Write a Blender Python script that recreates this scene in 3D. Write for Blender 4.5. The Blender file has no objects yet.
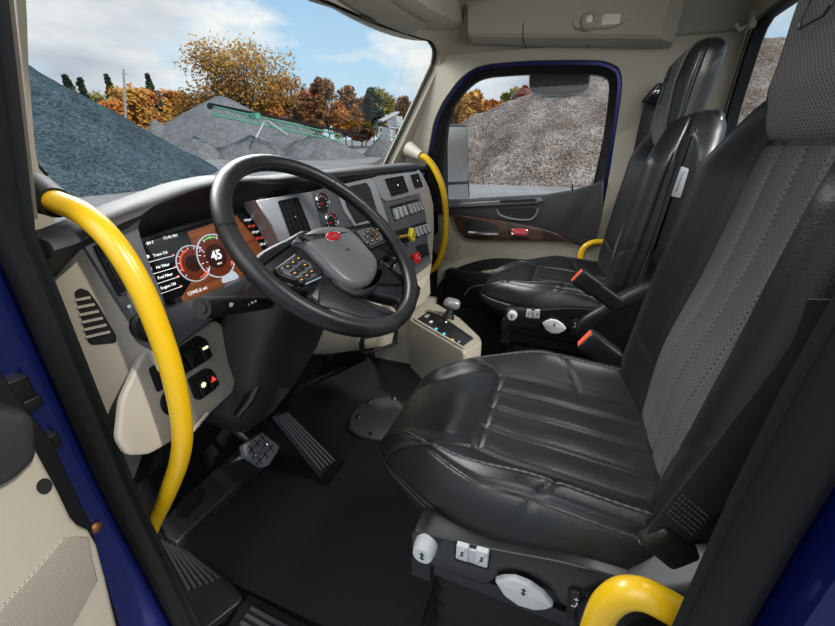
import bpy, bmesh, math, random
from mathutils import Vector, Matrix, noise
import numpy as np

# ------------------------------------------------------------------ camera, sky, light, exposure
SC = bpy.context.scene
COL = SC.collection
FPX, CX, CY = 382.0, 417.5, 313.0
TH = math.atan(164 / FPX); PH = math.atan(157 / math.hypot(FPX, 164))
CF = Vector((math.cos(TH) * math.cos(PH), math.cos(TH) * math.sin(PH), -math.sin(TH)))
CR = Vector((math.sin(PH), -math.cos(PH), 0)); CU = CR.cross(CF)
CO = Vector((-1.19, 0.0, 1.05))
cd = bpy.data.cameras.new('camera'); cam = bpy.data.objects.new('camera', cd); COL.objects.link(cam)
M = Matrix((CR, CU, -CF)).transposed().to_4x4(); M.translation = CO
cam.matrix_world = M
cd.sensor_width = 36; cd.lens = 36 * FPX / 835; cd.clip_start = 0.02; cd.clip_end = 2000
SC.camera = cam
SC.view_settings.view_transform = 'Standard'; SC.view_settings.look = 'None'
SC.view_settings.exposure = 0.0; SC.view_settings.gamma = 1.0

def area(name, loc, target, size, power, col=(1, 1, 1), sy=None):
    l = bpy.data.lights.new(name, 'AREA'); l.energy = power; l.size = size; l.color = col
    if sy: l.shape = 'RECTANGLE'; l.size_y = sy
    o = bpy.data.objects.new(name, l); COL.objects.link(o); o.location = loc
    o.rotation_euler = (Vector(target) - Vector(loc)).to_track_quat('-Z', 'Y').to_euler()
    return o
sl = bpy.data.lights.new('sun', 'SUN'); sl.energy = 3.0; sl.angle = math.radians(1.5); sl.color = (1, .95, .88)
so = bpy.data.objects.new('sun', sl); COL.objects.link(so)
so.rotation_euler = Vector((0.16, 0.80, -0.62)).to_track_quat('-Z', 'Y').to_euler()
area('studio_softbox_door', (-2.3, 0.5, 2.3), (-0.2, 0.2, 0.5), 1.6, 26, (1, .98, .95))
area('studio_softbox_windshield', (0.3, 1.9, 2.3), (-0.1, 0.0, 0.5), 2.0, 135, (1, .99, .97), 1.0)
area('dash_fill_softbox', (-.30, -.30, 1.60), (-.25, .62, .70), .5, 11, (1, .97, .93), .4)  # added ceiling fill that brightens the dash face, not a lamp of the cab

W = bpy.data.worlds.new('sky'); SC.world = W; W.use_nodes = True
nt = W.node_tree; nt.nodes.clear()
def N(nt, t, **k):
    n = nt.nodes.new(t)
    for a, b in k.items():
        if a in n.inputs.keys(): n.inputs[a].default_value = b
        else: setattr(n, a, b)
    return n
tc = N(nt, 'ShaderNodeTexCoord'); sep = N(nt, 'ShaderNodeSeparateXYZ'); nt.links.new(tc.outputs['Generated'], sep.inputs[0])
g = N(nt, 'ShaderNodeValToRGB'); nt.links.new(sep.outputs['Z'], g.inputs[0])
e = g.color_ramp.elements
e[0].position = 0.0; e[0].color = (.72, .86, .97, 1); e[1].position = .45; e[1].color = (.24, .48, .84, 1)
x = e.new(.16); x.color = (.52, .76, .96, 1)
mp = N(nt, 'ShaderNodeMapping'); mp.inputs['Scale'].default_value = (1.0, 1.0, 2.3); mp.inputs['Location'].default_value = (.53, .25, .1)
nt.links.new(tc.outputs['Generated'], mp.inputs[0])
n1 = N(nt, 'ShaderNodeTexNoise', Scale=2.1, Detail=9.0, Roughness=.55); nt.links.new(mp.outputs[0], n1.inputs['Vector'])
r1 = N(nt, 'ShaderNodeValToRGB'); nt.links.new(n1.outputs[0], r1.inputs[0])
r1.color_ramp.elements[0].position = .44; r1.color_ramp.elements[0].color = (0, 0, 0, 1)
r1.color_ramp.elements[1].position = .53; r1.color_ramp.elements[1].color = (1, 1, 1, 1)
mp2 = N(nt, 'ShaderNodeMapping'); mp2.inputs['Scale'].default_value = (1.0, 1.0, 2.3); mp2.inputs['Location'].default_value = (.56, .28, .25)
nt.links.new(tc.outputs['Generated'], mp2.inputs[0])
n2 = N(nt, 'ShaderNodeTexNoise', Scale=2.1, Detail=6.0, Roughness=.5); nt.links.new(mp2.outputs[0], n2.inputs['Vector'])
r2 = N(nt, 'ShaderNodeValToRGB'); nt.links.new(n2.outputs[0], r2.inputs[0])
r2.color_ramp.elements[0].position = .48; r2.color_ramp.elements[0].color = (1.0, 1.0, 1.0, 1)
r2.color_ramp.elements[1].position = .66; r2.color_ramp.elements[1].color = (.44, .50, .60, 1)
mx = N(nt, 'ShaderNodeMix', data_type='RGBA'); nt.links.new(r1.outputs[0], mx.inputs[0])
nt.links.new(g.outputs[0], mx.inputs[6]); nt.links.new(r2.outputs[0], mx.inputs[7])
bg = N(nt, 'ShaderNodeBackground', Strength=1.0); nt.links.new(mx.outputs[2], bg.inputs[0])
wo = N(nt, 'ShaderNodeOutputWorld'); nt.links.new(bg.outputs[0], wo.inputs[0])

# ------------------------------------------------------------------ helpers
def ray(u, v): return CF + CR * ((u - CX) / FPX) + CU * ((CY - v) / FPX)
def at(u, v, x=None, y=None, z=None):            # photo point -> point on a real plane of the cab
    r = ray(u, v)
    s = (x - CO.x) / r.x if x is not None else (y - CO.y) / r.y if y is not None else (z - CO.z) / r.z
    return CO + r * s
def far(u, v, d):
    r = ray(u, v); return CO + r * (d / math.hypot(r.x, r.y))

class Fr:                                        # a flat frame: origin, right, up, normal
    def __init__(s, o, u, v):
        s.o = Vector(o); s.u = Vector(u).normalized(); v = Vector(v); s.n = s.u.cross(v).normalized(); s.v = s.n.cross(s.u)
    def p(s, a, b, c=0): return s.o + s.u * a + s.v * b + s.n * c
    def px(s, u, v, c=0):
        r = ray(u, v); o = s.o + s.n * c; t = (o - CO).dot(s.n) / r.dot(s.n); q = CO + r * t - o
        return (q.dot(s.u), q.dot(s.v))
    def pxs(s, L, c=0): return [s.px(a, b, c) for a, b in L]
    def mat(s, a=0, b=0, c=0):
        m = Matrix((s.u, s.v, s.n)).transposed().to_4x4(); m.translation = s.p(a, b, c); return m
    def sub(s, a, b, c=0, ang=0):
        u = s.u * math.cos(ang) + s.v * math.sin(ang); v = s.v * math.cos(ang) - s.u * math.sin(ang)
        return Fr(s.p(a, b, c), u, v)

def spline(P, n=8, closed=False):
    P = [Vector(p) for p in P]; out = []; m = len(P)
    for i in range(m if closed else m - 1):
        if closed: a, b, c, d = P[(i - 1) % m], P[i], P[(i + 1) % m], P[(i + 2) % m]
        else: a, b, c, d = P[max(i - 1, 0)], P[i], P[i + 1], P[min(i + 2, m - 1)]
        for k in range(n):
            t = k / n
            out.append(.5 * ((2 * b) + (c - a) * t + (2 * a - 5 * b + 4 * c - d) * t * t + (3 * b - a - 3 * c + d) * t ** 3))
    if not closed: out.append(P[-1])
    return out
def rpoly(P, r, n=4):                            # round the corners of a 2-D polygon
    P = [Vector(p).to_2d() for p in P]; out = []; m = len(P)
    for i in range(m):
        a, b, c = P[i - 1], P[i], P[(i + 1) % m]
        u = (a - b); w = (c - b); rr = min(r, u.length * .45, w.length * .45)
        p0 = b + u.normalized() * rr; p1 = b + w.normalized() * rr
        for k in range(n + 1):
            t = k / n; out.append(((1 - t) ** 2) * p0 + 2 * t * (1 - t) * b + t * t * p1)
    return [(p.x, p.y) for p in out]
def rect(a0, b0, a1, b1): return [(a0, b0), (a1, b0), (a1, b1), (a0, b1)]
def circle(a, b, r, n=28, ry=None): return [(a + r * math.cos(2 * math.pi * k / n), b + (ry or r) * math.sin(2 * math.pi * k / n)) for k in range(n)]
def area2(P): return sum(P[i - 1][0] * P[i][1] - P[i][0] * P[i - 1][1] for i in range(len(P))) / 2
def inset(P, d):
    m = len(P); out = []
    s = 1 if area2(P) > 0 else -1
    for i in range(m):
        a, b, c = Vector(P[i - 1]), Vector(P[i]), Vector(P[(i + 1) % m])
        e1 = (b - a); e2 = (c - b)
        if e1.length < 1e-9: e1 = e2
        if e2.length < 1e-9: e2 = e1
        n1 = Vector((-e1.y, e1.x)).normalized(); n2 = Vector((-e2.y, e2.x)).normalized()
        nn = n1 + n2
        nn = nn.normalized() if nn.length > 1e-6 else n1
        k = max(.5, nn.dot(n1))
        out.append(tuple(b + nn * (s * d / k)))
    return out

class MB:
    def __init__(s): s.V = []; s.F = []
    def add(s, V, F):
        k = len(s.V); s.V += [Vector(v) for v in V]; s.F += [tuple(i + k for i in f) for f in F]; return s
    def grid(s, rows, closed_u=False, closed_v=False, cap0=False, cap1=False):
        n = len(rows); m = len(rows[0]); V = [p for r in rows for p in r]; F = []
        for i in range(n if closed_v else n - 1):
            for j in range(m if closed_u else m - 1):
                a, b = i * m + j, i * m + (j + 1) % m; c, d = ((i + 1) % n) * m + (j + 1) % m, ((i + 1) % n) * m + j
                F.append((a, b, c, d))
        if cap0: F.append(tuple(range(m - 1, -1, -1)))
        if cap1: F.append(tuple(range((n - 1) * m, n * m)))
        return s.add(V, F)
    def tube(s, P, r, n=12, closed=False, caps=True, squash=1.0, up=None):
        P = [Vector(p) for p in P]; m = len(P)
        R = r if isinstance(r, (list, tuple)) else [r] * m
        rows = []; T0 = None; nn = None
        for i in range(m):
            if closed: t = (P[(i + 1) % m] - P[i - 1]).normalized()
            else: t = (P[min(i + 1, m - 1)] - P[max(i - 1, 0)]).normalized()
            if nn is None:
                w = Vector(up) if up else (Vector((0, 0, 1)) if abs(t.z) < .9 else Vector((1, 0, 0)))
                nn = (w - t * w.dot(t)).normalized()
            else: nn = (nn - t * nn.dot(t)).normalized()
            bb = t.cross(nn)
            rows.append([P[i] + (nn * math.cos(2 * math.pi * k / n) * squash + bb * math.sin(2 * math.pi * k / n)) * R[i] for k in range(n)])
        return s.grid(rows, closed_u=True, closed_v=closed, cap0=caps and not closed, cap1=caps and not closed)
    def ribbon(s, P, w, th, wd):                  # flat strap: path, width, thickness, width direction
        wd = Vector(wd); rows = []; P = [Vector(p) for p in P]; m = len(P)
        for i in range(m):
            t = (P[min(i + 1, m - 1)] - P[max(i - 1, 0)]).normalized()
            a = (wd - t * wd.dot(t)).normalized(); b = t.cross(a)
            rows.append([P[i] + a * (w / 2) * x + b * (th / 2) * y for x, y in ((1, .6), (.95, 1), (-.95, 1), (-1, .6), (-1, -.6), (-.95, -1), (.95, -1), (1, -.6))])
        return s.grid(rows, closed_u=True, cap0=True, cap1=True)
    def prism(s, fr, P, c0, c1, bev=0.0, steps=3):
        if area2(P) < 0: P = P[::-1]
        rows = [[fr.p(a, b, c0) for a, b in P]]
        if bev > 0:
            for k in range(steps + 1):
                an = math.pi / 2 * k / steps
                Q = inset(P, bev * (1 - math.cos(an)))
                rows.append([fr.p(a, b, c1 - bev + bev * math.sin(an)) for a, b in Q])
        else: rows.append([fr.p(a, b, c1) for a, b in P])
        return s.grid(rows, closed_u=True, cap0=True, cap1=True)
    def ring(s, fr, Po, Pi, c0, c1, ci=None):     # plate with a hole: outer and inner loops, same count
        ci = c1 if ci is None else ci
        rows = [[fr.p(a, b, c) for a, b in P] for P, c in ((Po, c0), (Po, c1), (Pi, ci), (Pi, c0))]
        return s.grid(rows, closed_u=True, closed_v=True)
    def box(s, c, h, rot=None):
        c = Vector(c); R = rot or Matrix.Identity(3)
        V = [c + R @ Vector((h[0] * x, h[1] * y, h[2] * z)) for x in (-1, 1) for y in (-1, 1) for z in (-1, 1)]
        return s.add(V, [(0, 1, 3, 2), (4, 6, 7, 5), (0, 4, 5, 1), (2, 3, 7, 6), (0, 2, 6, 4), (1, 5, 7, 3)])
    def bar(s, a, b, w, h, up=(0, 0, 1)):
        a = Vector(a); b = Vector(b); t = (b - a).normalized(); up = Vector(up); sd = t.cross(up).normalized(); up = sd.cross(t)
        return s.box((a + b) / 2, ((b - a).length / 2, w / 2, h / 2), Matrix((t, sd, up)).transposed())
    def rbox(s, h, r, n=8, fn=None, m=None):      # rounded box, optional deform fn(Vector)->Vector then matrix
        r = min(r, *h); vid = {}; V = []; F = []
        def vert(p):
            k = (round(p[0], 6), round(p[1], 6), round(p[2], 6))
            if k in vid: return vid[k]
            q = Vector((p[0] * h[0], p[1] * h[1], p[2] * h[2]))
            inn = Vector([max(-(h[i] - r), min(h[i] - r, q[i])) for i in range(3)])
            d = q - inn; o = inn + (d.normalized() * r if d.length > 1e-9 else d)
            if fn: o = fn(o)
            if m: o = m @ o
            vid[k] = len(V); V.append(o); return vid[k]
        def lin(k):                               # cluster samples near the edges
            t = -1 + 2 * k / n; return math.sin(t * math.pi / 2) * .55 + t * .45
        T = [lin(k) for k in range(n + 1)]
        for ax in range(3):
            for sg in (-1, 1):
                for i in range(n):
                    for j in range(n):
                        q = []
                        for a, b in ((i, j), (i + 1, j), (i + 1, j + 1), (i, j + 1)):
                            p = [0, 0, 0]; p[ax] = sg; p[(ax + 1) % 3] = T[a]; p[(ax + 2) % 3] = T[b]; q.append(vert(p))
                        F.append(tuple(q) if sg > 0 else tuple(q[::-1]))
        return s.add(V, F)
    def ball(s, c, r, n=14, m=10):
        c = Vector(c); r = r if isinstance(r, (tuple, list)) else (r, r, r)
        rows = [[c + Vector((r[0] * math.sin(a) * math.cos(b), r[1] * math.sin(a) * math.sin(b), r[2] * math.cos(a))) for b in [2 * math.pi * k / n for k in range(n)]] for a in [math.pi * max(.02, min(.98, i / m)) for i in range(m + 1)]]
        return s.grid(rows, closed_u=True, cap0=True, cap1=True)
    def lathe(s, fr, prof, n=28):                 # profile of (radius, height) about fr.n
        rows = [[fr.p(r * math.cos(2 * math.pi * k / n), r * math.sin(2 * math.pi * k / n), h) for k in range(n)] for r, h in prof]
        return s.grid(rows, closed_u=True, cap0=True, cap1=True)
    def obj(s, name, mat, parent=None, label=None, sharp=35, kind=None):
        me = bpy.data.meshes.new(name); me.from_pydata([tuple(v) for v in s.V], [], s.F)
        bm = bmesh.new(); bm.from_mesh(me)
        bmesh.ops.recalc_face_normals(bm, faces=bm.faces)
        ca = math.radians(sharp)
        for f in bm.faces: f.smooth = True
        for ed in bm.edges:
            if len(ed.link_faces) == 2 and ed.calc_face_angle(0) > ca: ed.smooth = False
        bm.to_mesh(me); bm.free()
        me.materials.append(mat)
        o = bpy.data.objects.new(name, me); COL.objects.link(o)
        if parent: adopt(o, parent)
        if label: o['label'] = label
        if kind: o['kind'] = kind
        return o
def world_loc(p):
    q = Vector(p.location); 
    while p.parent: p = p.parent
    return Vector(p.location) if p.type == 'EMPTY' else Vector((0, 0, 0))
def adopt(o, p):
    o.parent = p
    if p.type == 'EMPTY': o.matrix_parent_inverse = Matrix.Translation(-Vector(p.location))
def thing(name, label, cat, loc=(0, 0, 0), group=None):
    o = bpy.data.objects.new(name, None); COL.objects.link(o); o.location = loc; o.empty_display_size = .1
    return tag(o, label, cat, group)
def tag(o, label, cat, group=None):
    o['label'] = label; o['category'] = cat
    if group: o['group'] = group
    return o
def struct(o): o['kind'] = 'structure'; return o
def copy_tree(o, parent=None):
    c = o.copy(); COL.objects.link(c); pi_ = o.matrix_parent_inverse.copy(); c.parent = parent
    if parent: c.matrix_parent_inverse = pi_
    for ch in list(o.children): copy_tree(ch, c)
    return c
def text(s, name, fr, size, mat, parent, depth=.0004, shear=0.0, sx=1.0, label=None, bold=0.0):
    cu = bpy.data.curves.new(name, 'FONT'); cu.body = s; cu.size = size; cu.shear = shear; cu.align_x = 'CENTER'; cu.align_y = 'CENTER'
    cu.extrude = depth; cu.resolution_u = 2; cu.offset = bold
    t = bpy.data.objects.new(name, cu); COL.objects.link(t); bpy.context.view_layer.update()
    me = bpy.data.meshes.new_from_object(t.evaluated_get(bpy.context.evaluated_depsgraph_get()))
    bpy.data.objects.remove(t); me.transform(fr.mat() @ Matrix.Diagonal((sx, 1, 1, 1)))
    me.materials.clear(); me.materials.append(mat); me.name = name
    o = bpy.data.objects.new(name, me); COL.objects.link(o)
    if parent: adopt(o, parent)
    if label: o['label'] = label
    return o

def radial(P, cen, n=120):
    out = []
    for k in range(n):
        an = 2 * math.pi * k / n; d = Vector((math.cos(an), math.sin(an))); best = None
        for i in range(len(P)):
            a = Vector(P[i - 1]) - Vector(cen); b = Vector(P[i]) - Vector(cen); e_ = b - a; den = d.x * e_.y - d.y * e_.x
            if abs(den) < 1e-12: continue
            t = (a.x * e_.y - a.y * e_.x) / den; s_ = (a.x * d.y - a.y * d.x) / den
            if t > 0 and -1e-6 <= s_ <= 1 + 1e-6 and (best is None or t > best): best = t
        best = best if best else .01
        out.append((cen[0] + d.x * best, cen[1] + d.y * best))
    return out

# ------------------------------------------------------------------ materials
MATS = {}
def mat(name, col, rough=.5, metal=0.0, bump=None, spec=.5, coat=0.0, var=None, emit=None, dots=None, aniso=None):
    m = bpy.data.materials.new(name); m.use_nodes = True; t = m.node_tree; b = t.nodes['Principled BSDF']
    b.inputs['Base Color'].default_value = (*col, 1); b.inputs['Roughness'].default_value = rough
    b.inputs['Metallic'].default_value = metal; b.inputs['Specular IOR Level'].default_value = spec
    b.inputs['Coat Weight'].default_value = coat
    c = t.nodes.new('ShaderNodeTexCoord'); last = None
    if var:                                       # (scale, colour2, lo, hi)
        n = N(t, 'ShaderNodeTexNoise', Scale=var[0], Detail=5.0); t.links.new(c.outputs['Object'], n.inputs['Vector'])
        r = N(t, 'ShaderNodeValToRGB'); t.links.new(n.outputs[0], r.inputs[0])
        r.color_ramp.elements[0].position = var[2]; r.color_ramp.elements[0].color = (*col, 1)
        r.color_ramp.elements[1].position = var[3]; r.color_ramp.elements[1].color = (*var[1], 1)
        t.links.new(r.outputs[0], b.inputs['Base Color'])
    if bump:                                      # (kind, scale, strength, distance)
        if bump[0] == 'v':
            n = N(t, 'ShaderNodeTexVoronoi', Scale=bump[1]); o = n.outputs['Distance']
        else:
            n = N(t, 'ShaderNodeTexNoise', Scale=bump[1], Detail=4.0); o = n.outputs[0]
        t.links.new(c.outputs['Object'], n.inputs['Vector'])
        bp = N(t, 'ShaderNodeBump', Strength=bump[2], Distance=bump[3]); t.links.new(o, bp.inputs['Height'])
        t.links.new(bp.outputs[0], b.inputs['Normal']); last = bp
    if dots:                                      # perforation: small dark round holes in a staggered grid (axes, pitch)
        ax, pitch = dots
        sp = N(t, 'ShaderNodeSeparateXYZ'); t.links.new(c.outputs['Object'], sp.inputs[0])
        def mth(op, a, bb=None):
            q = N(t, 'ShaderNodeMath', operation=op)
            for i, z in enumerate((a, bb)):
                if z is None: continue
                if isinstance(z, (int, float)): q.inputs[i].default_value = z
                else: t.links.new(z, q.inputs[i])
            return q.outputs[0]
        A = mth('DIVIDE', sp.outputs[ax[0]], pitch); B = mth('DIVIDE', sp.outputs[ax[1]], pitch)
        P = mth('ADD', A, B); Q = mth('SUBTRACT', A, B)
        fa = mth('SUBTRACT', mth('FRACT', mth('ADD', P, 200.0)), .5); fb = mth('SUBTRACT', mth('FRACT', mth('ADD', Q, 200.0)), .5)
        d = mth('SQRT', mth('ADD', mth('MULTIPLY', fa, fa), mth('MULTIPLY', fb, fb)))
        h = mth('LESS_THAN', d, .26)
        mxx = N(t, 'ShaderNodeMix', data_type='RGBA'); t.links.new(h, mxx.inputs[0])
        mxx.inputs[6].default_value = (*col, 1); mxx.inputs[7].default_value = (*[q * .25 for q in col], 1)
        t.links.new(mxx.outputs[2], b.inputs['Base Color'])
    if emit: b.inputs['Emission Color'].default_value = (*emit[0], 1); b.inputs['Emission Strength'].default_value = emit[1]
    MATS[name] = m; return m
leather = mat('black_leather', (.009, .009, .010), .35, spec=.55, bump=('v', 420, .16, .0010))
leather2 = mat('black_perforated_leather', (.016, .016, .017), .36, bump=('v', 420, .22, .001), dots=((0, 1), .0085))
leatherB = mat('sheen_grey_perforated_leather', (.085, .085, .089), .44, bump=('v', 420, .22, .001), dots=((0, 2), .0085))  # sheen on the perforated back insert is put into this grey base colour
leatherH = mat('grey_headrest_fabric', (.20, .20, .205), .55, bump=('v', 500, .3, .001), dots=((0, 2), .0085))
rimleather = mat('rim_leather', (.012, .012, .013), .36, bump=('v', 700, .22, .0006))
stitch = mat('black_thread', (.10, .10, .105), .6)
blackpl = mat('black_plastic', (.008, .008, .009), .45, spec=.4, bump=('n', 900, .15, .0004))
satin = mat('satin_black_plastic', (.010, .010, .011), .30)
softdash = mat('dark_soft_dash', (.022, .022, .024), .58, bump=('n', 600, .2, .0006))
greydash = mat('slate_grey_panel', (.095, .098, .108), .40, bump=('n', 700, .1, .0004))
silver = mat('brushed_silver_panel', (.50, .51, .53), .30, metal=.45)
chrome = mat('chrome', (.75, .76, .78), .12, metal=1.0)
beige = mat('beige_grained_plastic', (.37, .335, .27), .48, bump=('n', 500, .2, .0006))
beige_light = mat('light_beige_trim', (.38, .35, .285), .45, bump=('n', 500, .15, .0005))
headliner = mat('beige_headliner', (.36, .335, .275), .75, bump=('n', 400, .3, .0008))
yellow = mat('yellow_paint', (.66, .40, .006), .30, coat=.15)
blue = mat('metallic_blue_paint', (.002, .005, .07), .32, metal=.5, coat=.25, var=(900, (.003, .012, .15), .45, .75))
rubber = mat('black_rubber', (.007, .007, .007), .6, spec=.22, bump=('n', 300, .2, .0006))
matm = mat('black_floor_mat', (.016, .016, .017), .6, spec=.35, bump=('n', 260, .8, .0015))
sillm = mat('dark_sill_plastic', (.014, .014, .015), .42, spec=.4, bump=('n', 500, .2, .0005))
redp = mat('red_plastic', (.65, .015, .015), .3, coat=.4)
redbadge = mat('red_enamel', (.50, .008, .02), .2, coat=1.0)
yknob = mat('yellow_plastic', (.80, .60, .04), .35)
knobgrey = mat('light_grey_plastic', (.50, .52, .52), .4)
whitemark = mat('white_marking', (.75, .75, .75), .5)
blackmark = mat('black_marking', (.01, .01, .01), .5)
belt = mat('belt_webbing', (.020, .020, .021), .6, spec=.25, bump=('n', 900, .5, .0008))
wood = mat('dark_wood_veneer', (.022, .011, .007), .25, coat=.6, var=(9, (.06, .030, .018), .4, .6))
mirror = mat('mirror_glass', (.48, .49, .50), .16, metal=1.0)
darkmirror = mat('tinted_mirror', (.16, .17, .18), .22, metal=.9)
speaker = mat('beige_speaker_cloth', (.30, .265, .215), .6, dots=((0, 2), .0042))
speaker2 = mat('beige_door_speaker_grille', (.36, .32, .26), .6, dots=((1, 2), .012))
amber = mat('amber_marking', (.6, .35, .05), .5, emit=((1, .5, .08), .25))
litwhite = mat('lit_symbol', (.5, .4, .3), .5, emit=((1, .78, .5), 1.6))
litred = mat('lit_red_symbol', (.5, .02, .02), .5, emit=((1, .04, .03), 1.6))
cyan = mat('cyan_marking', (.05, .35, .5), .5, emit=((.1, .6, .9), .8))
scr_black = mat('display_black', (.004, .004, .005), .12, emit=((.01, .01, .012), .3))
scr_white = mat('display_white', (.6, .6, .6), .4, emit=((1, 1, 1), .75))
scr_red = mat('display_red', (.5, .05, .03), .4, emit=((1, .12, .06), .7))
scr_green = mat('display_green', (.1, .5, .1), .4, emit=((.2, .9, .2), .5))
scr_ring = mat('display_silver_ring', (.5, .55, .6), .3, emit=((.6, .7, .8), .45))
scr_dial = mat('display_dial_brown', (.06, .014, .006), .3, emit=((.30, .06, .025), .30))
scr_core = mat('display_dial_core', (.02, .006, .003), .3, emit=((.06, .015, .008), .30))
glass_lamp = mat('lamp_lens', (.7, .68, .6), .12, coat=.5)
brass = mat('gilt_metal', (.45, .30, .08), .35, metal=.9)
gaugeface = mat('gauge_face', (.012, .012, .014), .3)
darkgap = mat('dark_gap', (.004, .004, .004), .8)
# copper wood picture on the display
m = mat('display_copper', (.20, .06, .02), .3); t = m.node_tree; b = t.nodes['Principled BSDF']
c = t.nodes.new('ShaderNodeTexCoord'); mpp = N(t, 'ShaderNodeMapping'); mpp.inputs['Scale'].default_value = (6, 1, 60); t.links.new(c.outputs['Object'], mpp.inputs[0])
n = N(t, 'ShaderNodeTexNoise', Scale=1.6, Detail=6.0); t.links.new(mpp.outputs[0], n.inputs['Vector'])
r = N(t, 'ShaderNodeValToRGB'); r.color_ramp.elements[0].color = (.075, .018, .005, 1); r.color_ramp.elements[1].color = (.26, .080, .026, 1)
r.color_ramp.elements[0].position = .3; r.color_ramp.elements[1].position = .75
t.links.new(n.outputs[0], r.inputs[0]); t.links.new(r.outputs[0], b.inputs['Emission Color']); b.inputs['Emission Strength'].default_value = .6
t.links.new(r.outputs[0], b.inputs['Base Color']); scr_copper = m
# thin window glass
m = bpy.data.materials.new('window_glass'); m.use_nodes = True; t = m.node_tree; t.nodes.clear()
fre = N(t, 'ShaderNodeFresnel', IOR=1.33); tr = N(t, 'ShaderNodeBsdfTransparent'); tr.inputs[0].default_value = (.97, .985, .98, 1)
gl = N(t, 'ShaderNodeBsdfGlossy', Roughness=.02); mxs = N(t, 'ShaderNodeMixShader'); ou = N(t, 'ShaderNodeOutputMaterial')
geo = N(t, 'ShaderNodeNewGeometry'); inv = N(t, 'ShaderNodeMath', operation='SUBTRACT'); inv.inputs[0].default_value = 1.0; t.links.new(geo.outputs['Backfacing'], inv.inputs[1]); mul = N(t, 'ShaderNodeMath', operation='MULTIPLY'); t.links.new(fre.outputs[0], mul.inputs[0]); t.links.new(inv.outputs[0], mul.inputs[1])
t.links.new(mul.outputs[0], mxs.inputs[0]); t.links.new(tr.outputs[0], mxs.inputs[1]); t.links.new(gl.outputs[0], mxs.inputs[2]); t.links.new(mxs.outputs[0], ou.inputs[0]); glass = m
# gravel
def gravel(name, c1, c2, c3, scale, bump=.5, dist=.12):
    m = mat(name, c1, .95, spec=.0); t = m.node_tree; b = t.nodes['Principled BSDF']; c = t.nodes.new('ShaderNodeTexCoord')
    v = N(t, 'ShaderNodeTexVoronoi', Scale=scale); t.links.new(c.outputs['Object'], v.inputs['Vector'])
    n = N(t, 'ShaderNodeTexNoise', Scale=.35, Detail=8.0, Roughness=.65); t.links.new(c.outputs['Object'], n.inputs['Vector'])
    sp = N(t, 'ShaderNodeSeparateColor'); t.links.new(v.outputs['Color'], sp.inputs[0])
    r = N(t, 'ShaderNodeValToRGB'); t.links.new(sp.outputs[0], r.inputs[0])
    r.color_ramp.elements[0].color = (*c1, 1); r.color_ramp.elements[1].color = (*c2, 1)
    mm = N(t, 'ShaderNodeMix', data_type='RGBA', blend_type='MULTIPLY'); mm.inputs[0].default_value = .8
    r2 = N(t, 'ShaderNodeValToRGB'); t.links.new(n.outputs[0], r2.inputs[0]); r2.color_ramp.elements[0].position = .40; r2.color_ramp.elements[1].position = .60
    r2.color_ramp.elements[0].color = (*c3, 1); r2.color_ramp.elements[1].color = (1, 1, 1, 1)
    t.links.new(r.outputs[0], mm.inputs[6]); t.links.new(r2.outputs[0], mm.inputs[7]); t.links.new(mm.outputs[2], b.inputs['Base Color'])
    bp = N(t, 'ShaderNodeBump', Strength=bump, Distance=dist); t.links.new(v.outputs['Distance'], bp.inputs['Height']); t.links.new(bp.outputs[0], b.inputs['Normal'])
    return m
gr_shaded = gravel('shade_toned_crushed_stone', (.035, .055, .068), (.13, .18, .205), (.6, .6, .6), 8, .8, .10)  # dark blue-grey base puts the shade of the near face into the stone colour
gr_brown = gravel('brown_grey_gravel', (.13, .105, .09), (.50, .43, .38), (.50, .43, .38), 7, .8, .12)
gr_far = gravel('grey_screened_gravel', (.15, .155, .16), (.24, .245, .25), (.75, .75, .75), 4, .3, .1)
gr_ground = gravel('grey_yard_ground', (.28, .275, .27), (.43, .42, .41), (.72, .72, .72), 18, .3, .03)

# ------------------------------------------------------------------ outside: ground, gravel piles, plant, trees
ZG = -1.30
def ground_z(x, y):
    d = math.hypot(x, y); return ZG + .030 * max(0, d - 28)
rows = []
for i in range(60):
    d = 2.0 * (1.09 ** i) if i else 0.0
    rows.append([Vector((d * math.cos(a), d * math.sin(a), ground_z(d * math.cos(a), d * math.sin(a)))) for a in [2 * math.pi * k / 64 for k in range(64)]])
struct(MB().grid(rows, closed_u=True).obj('ground', gr_ground, sharp=80))

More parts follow.
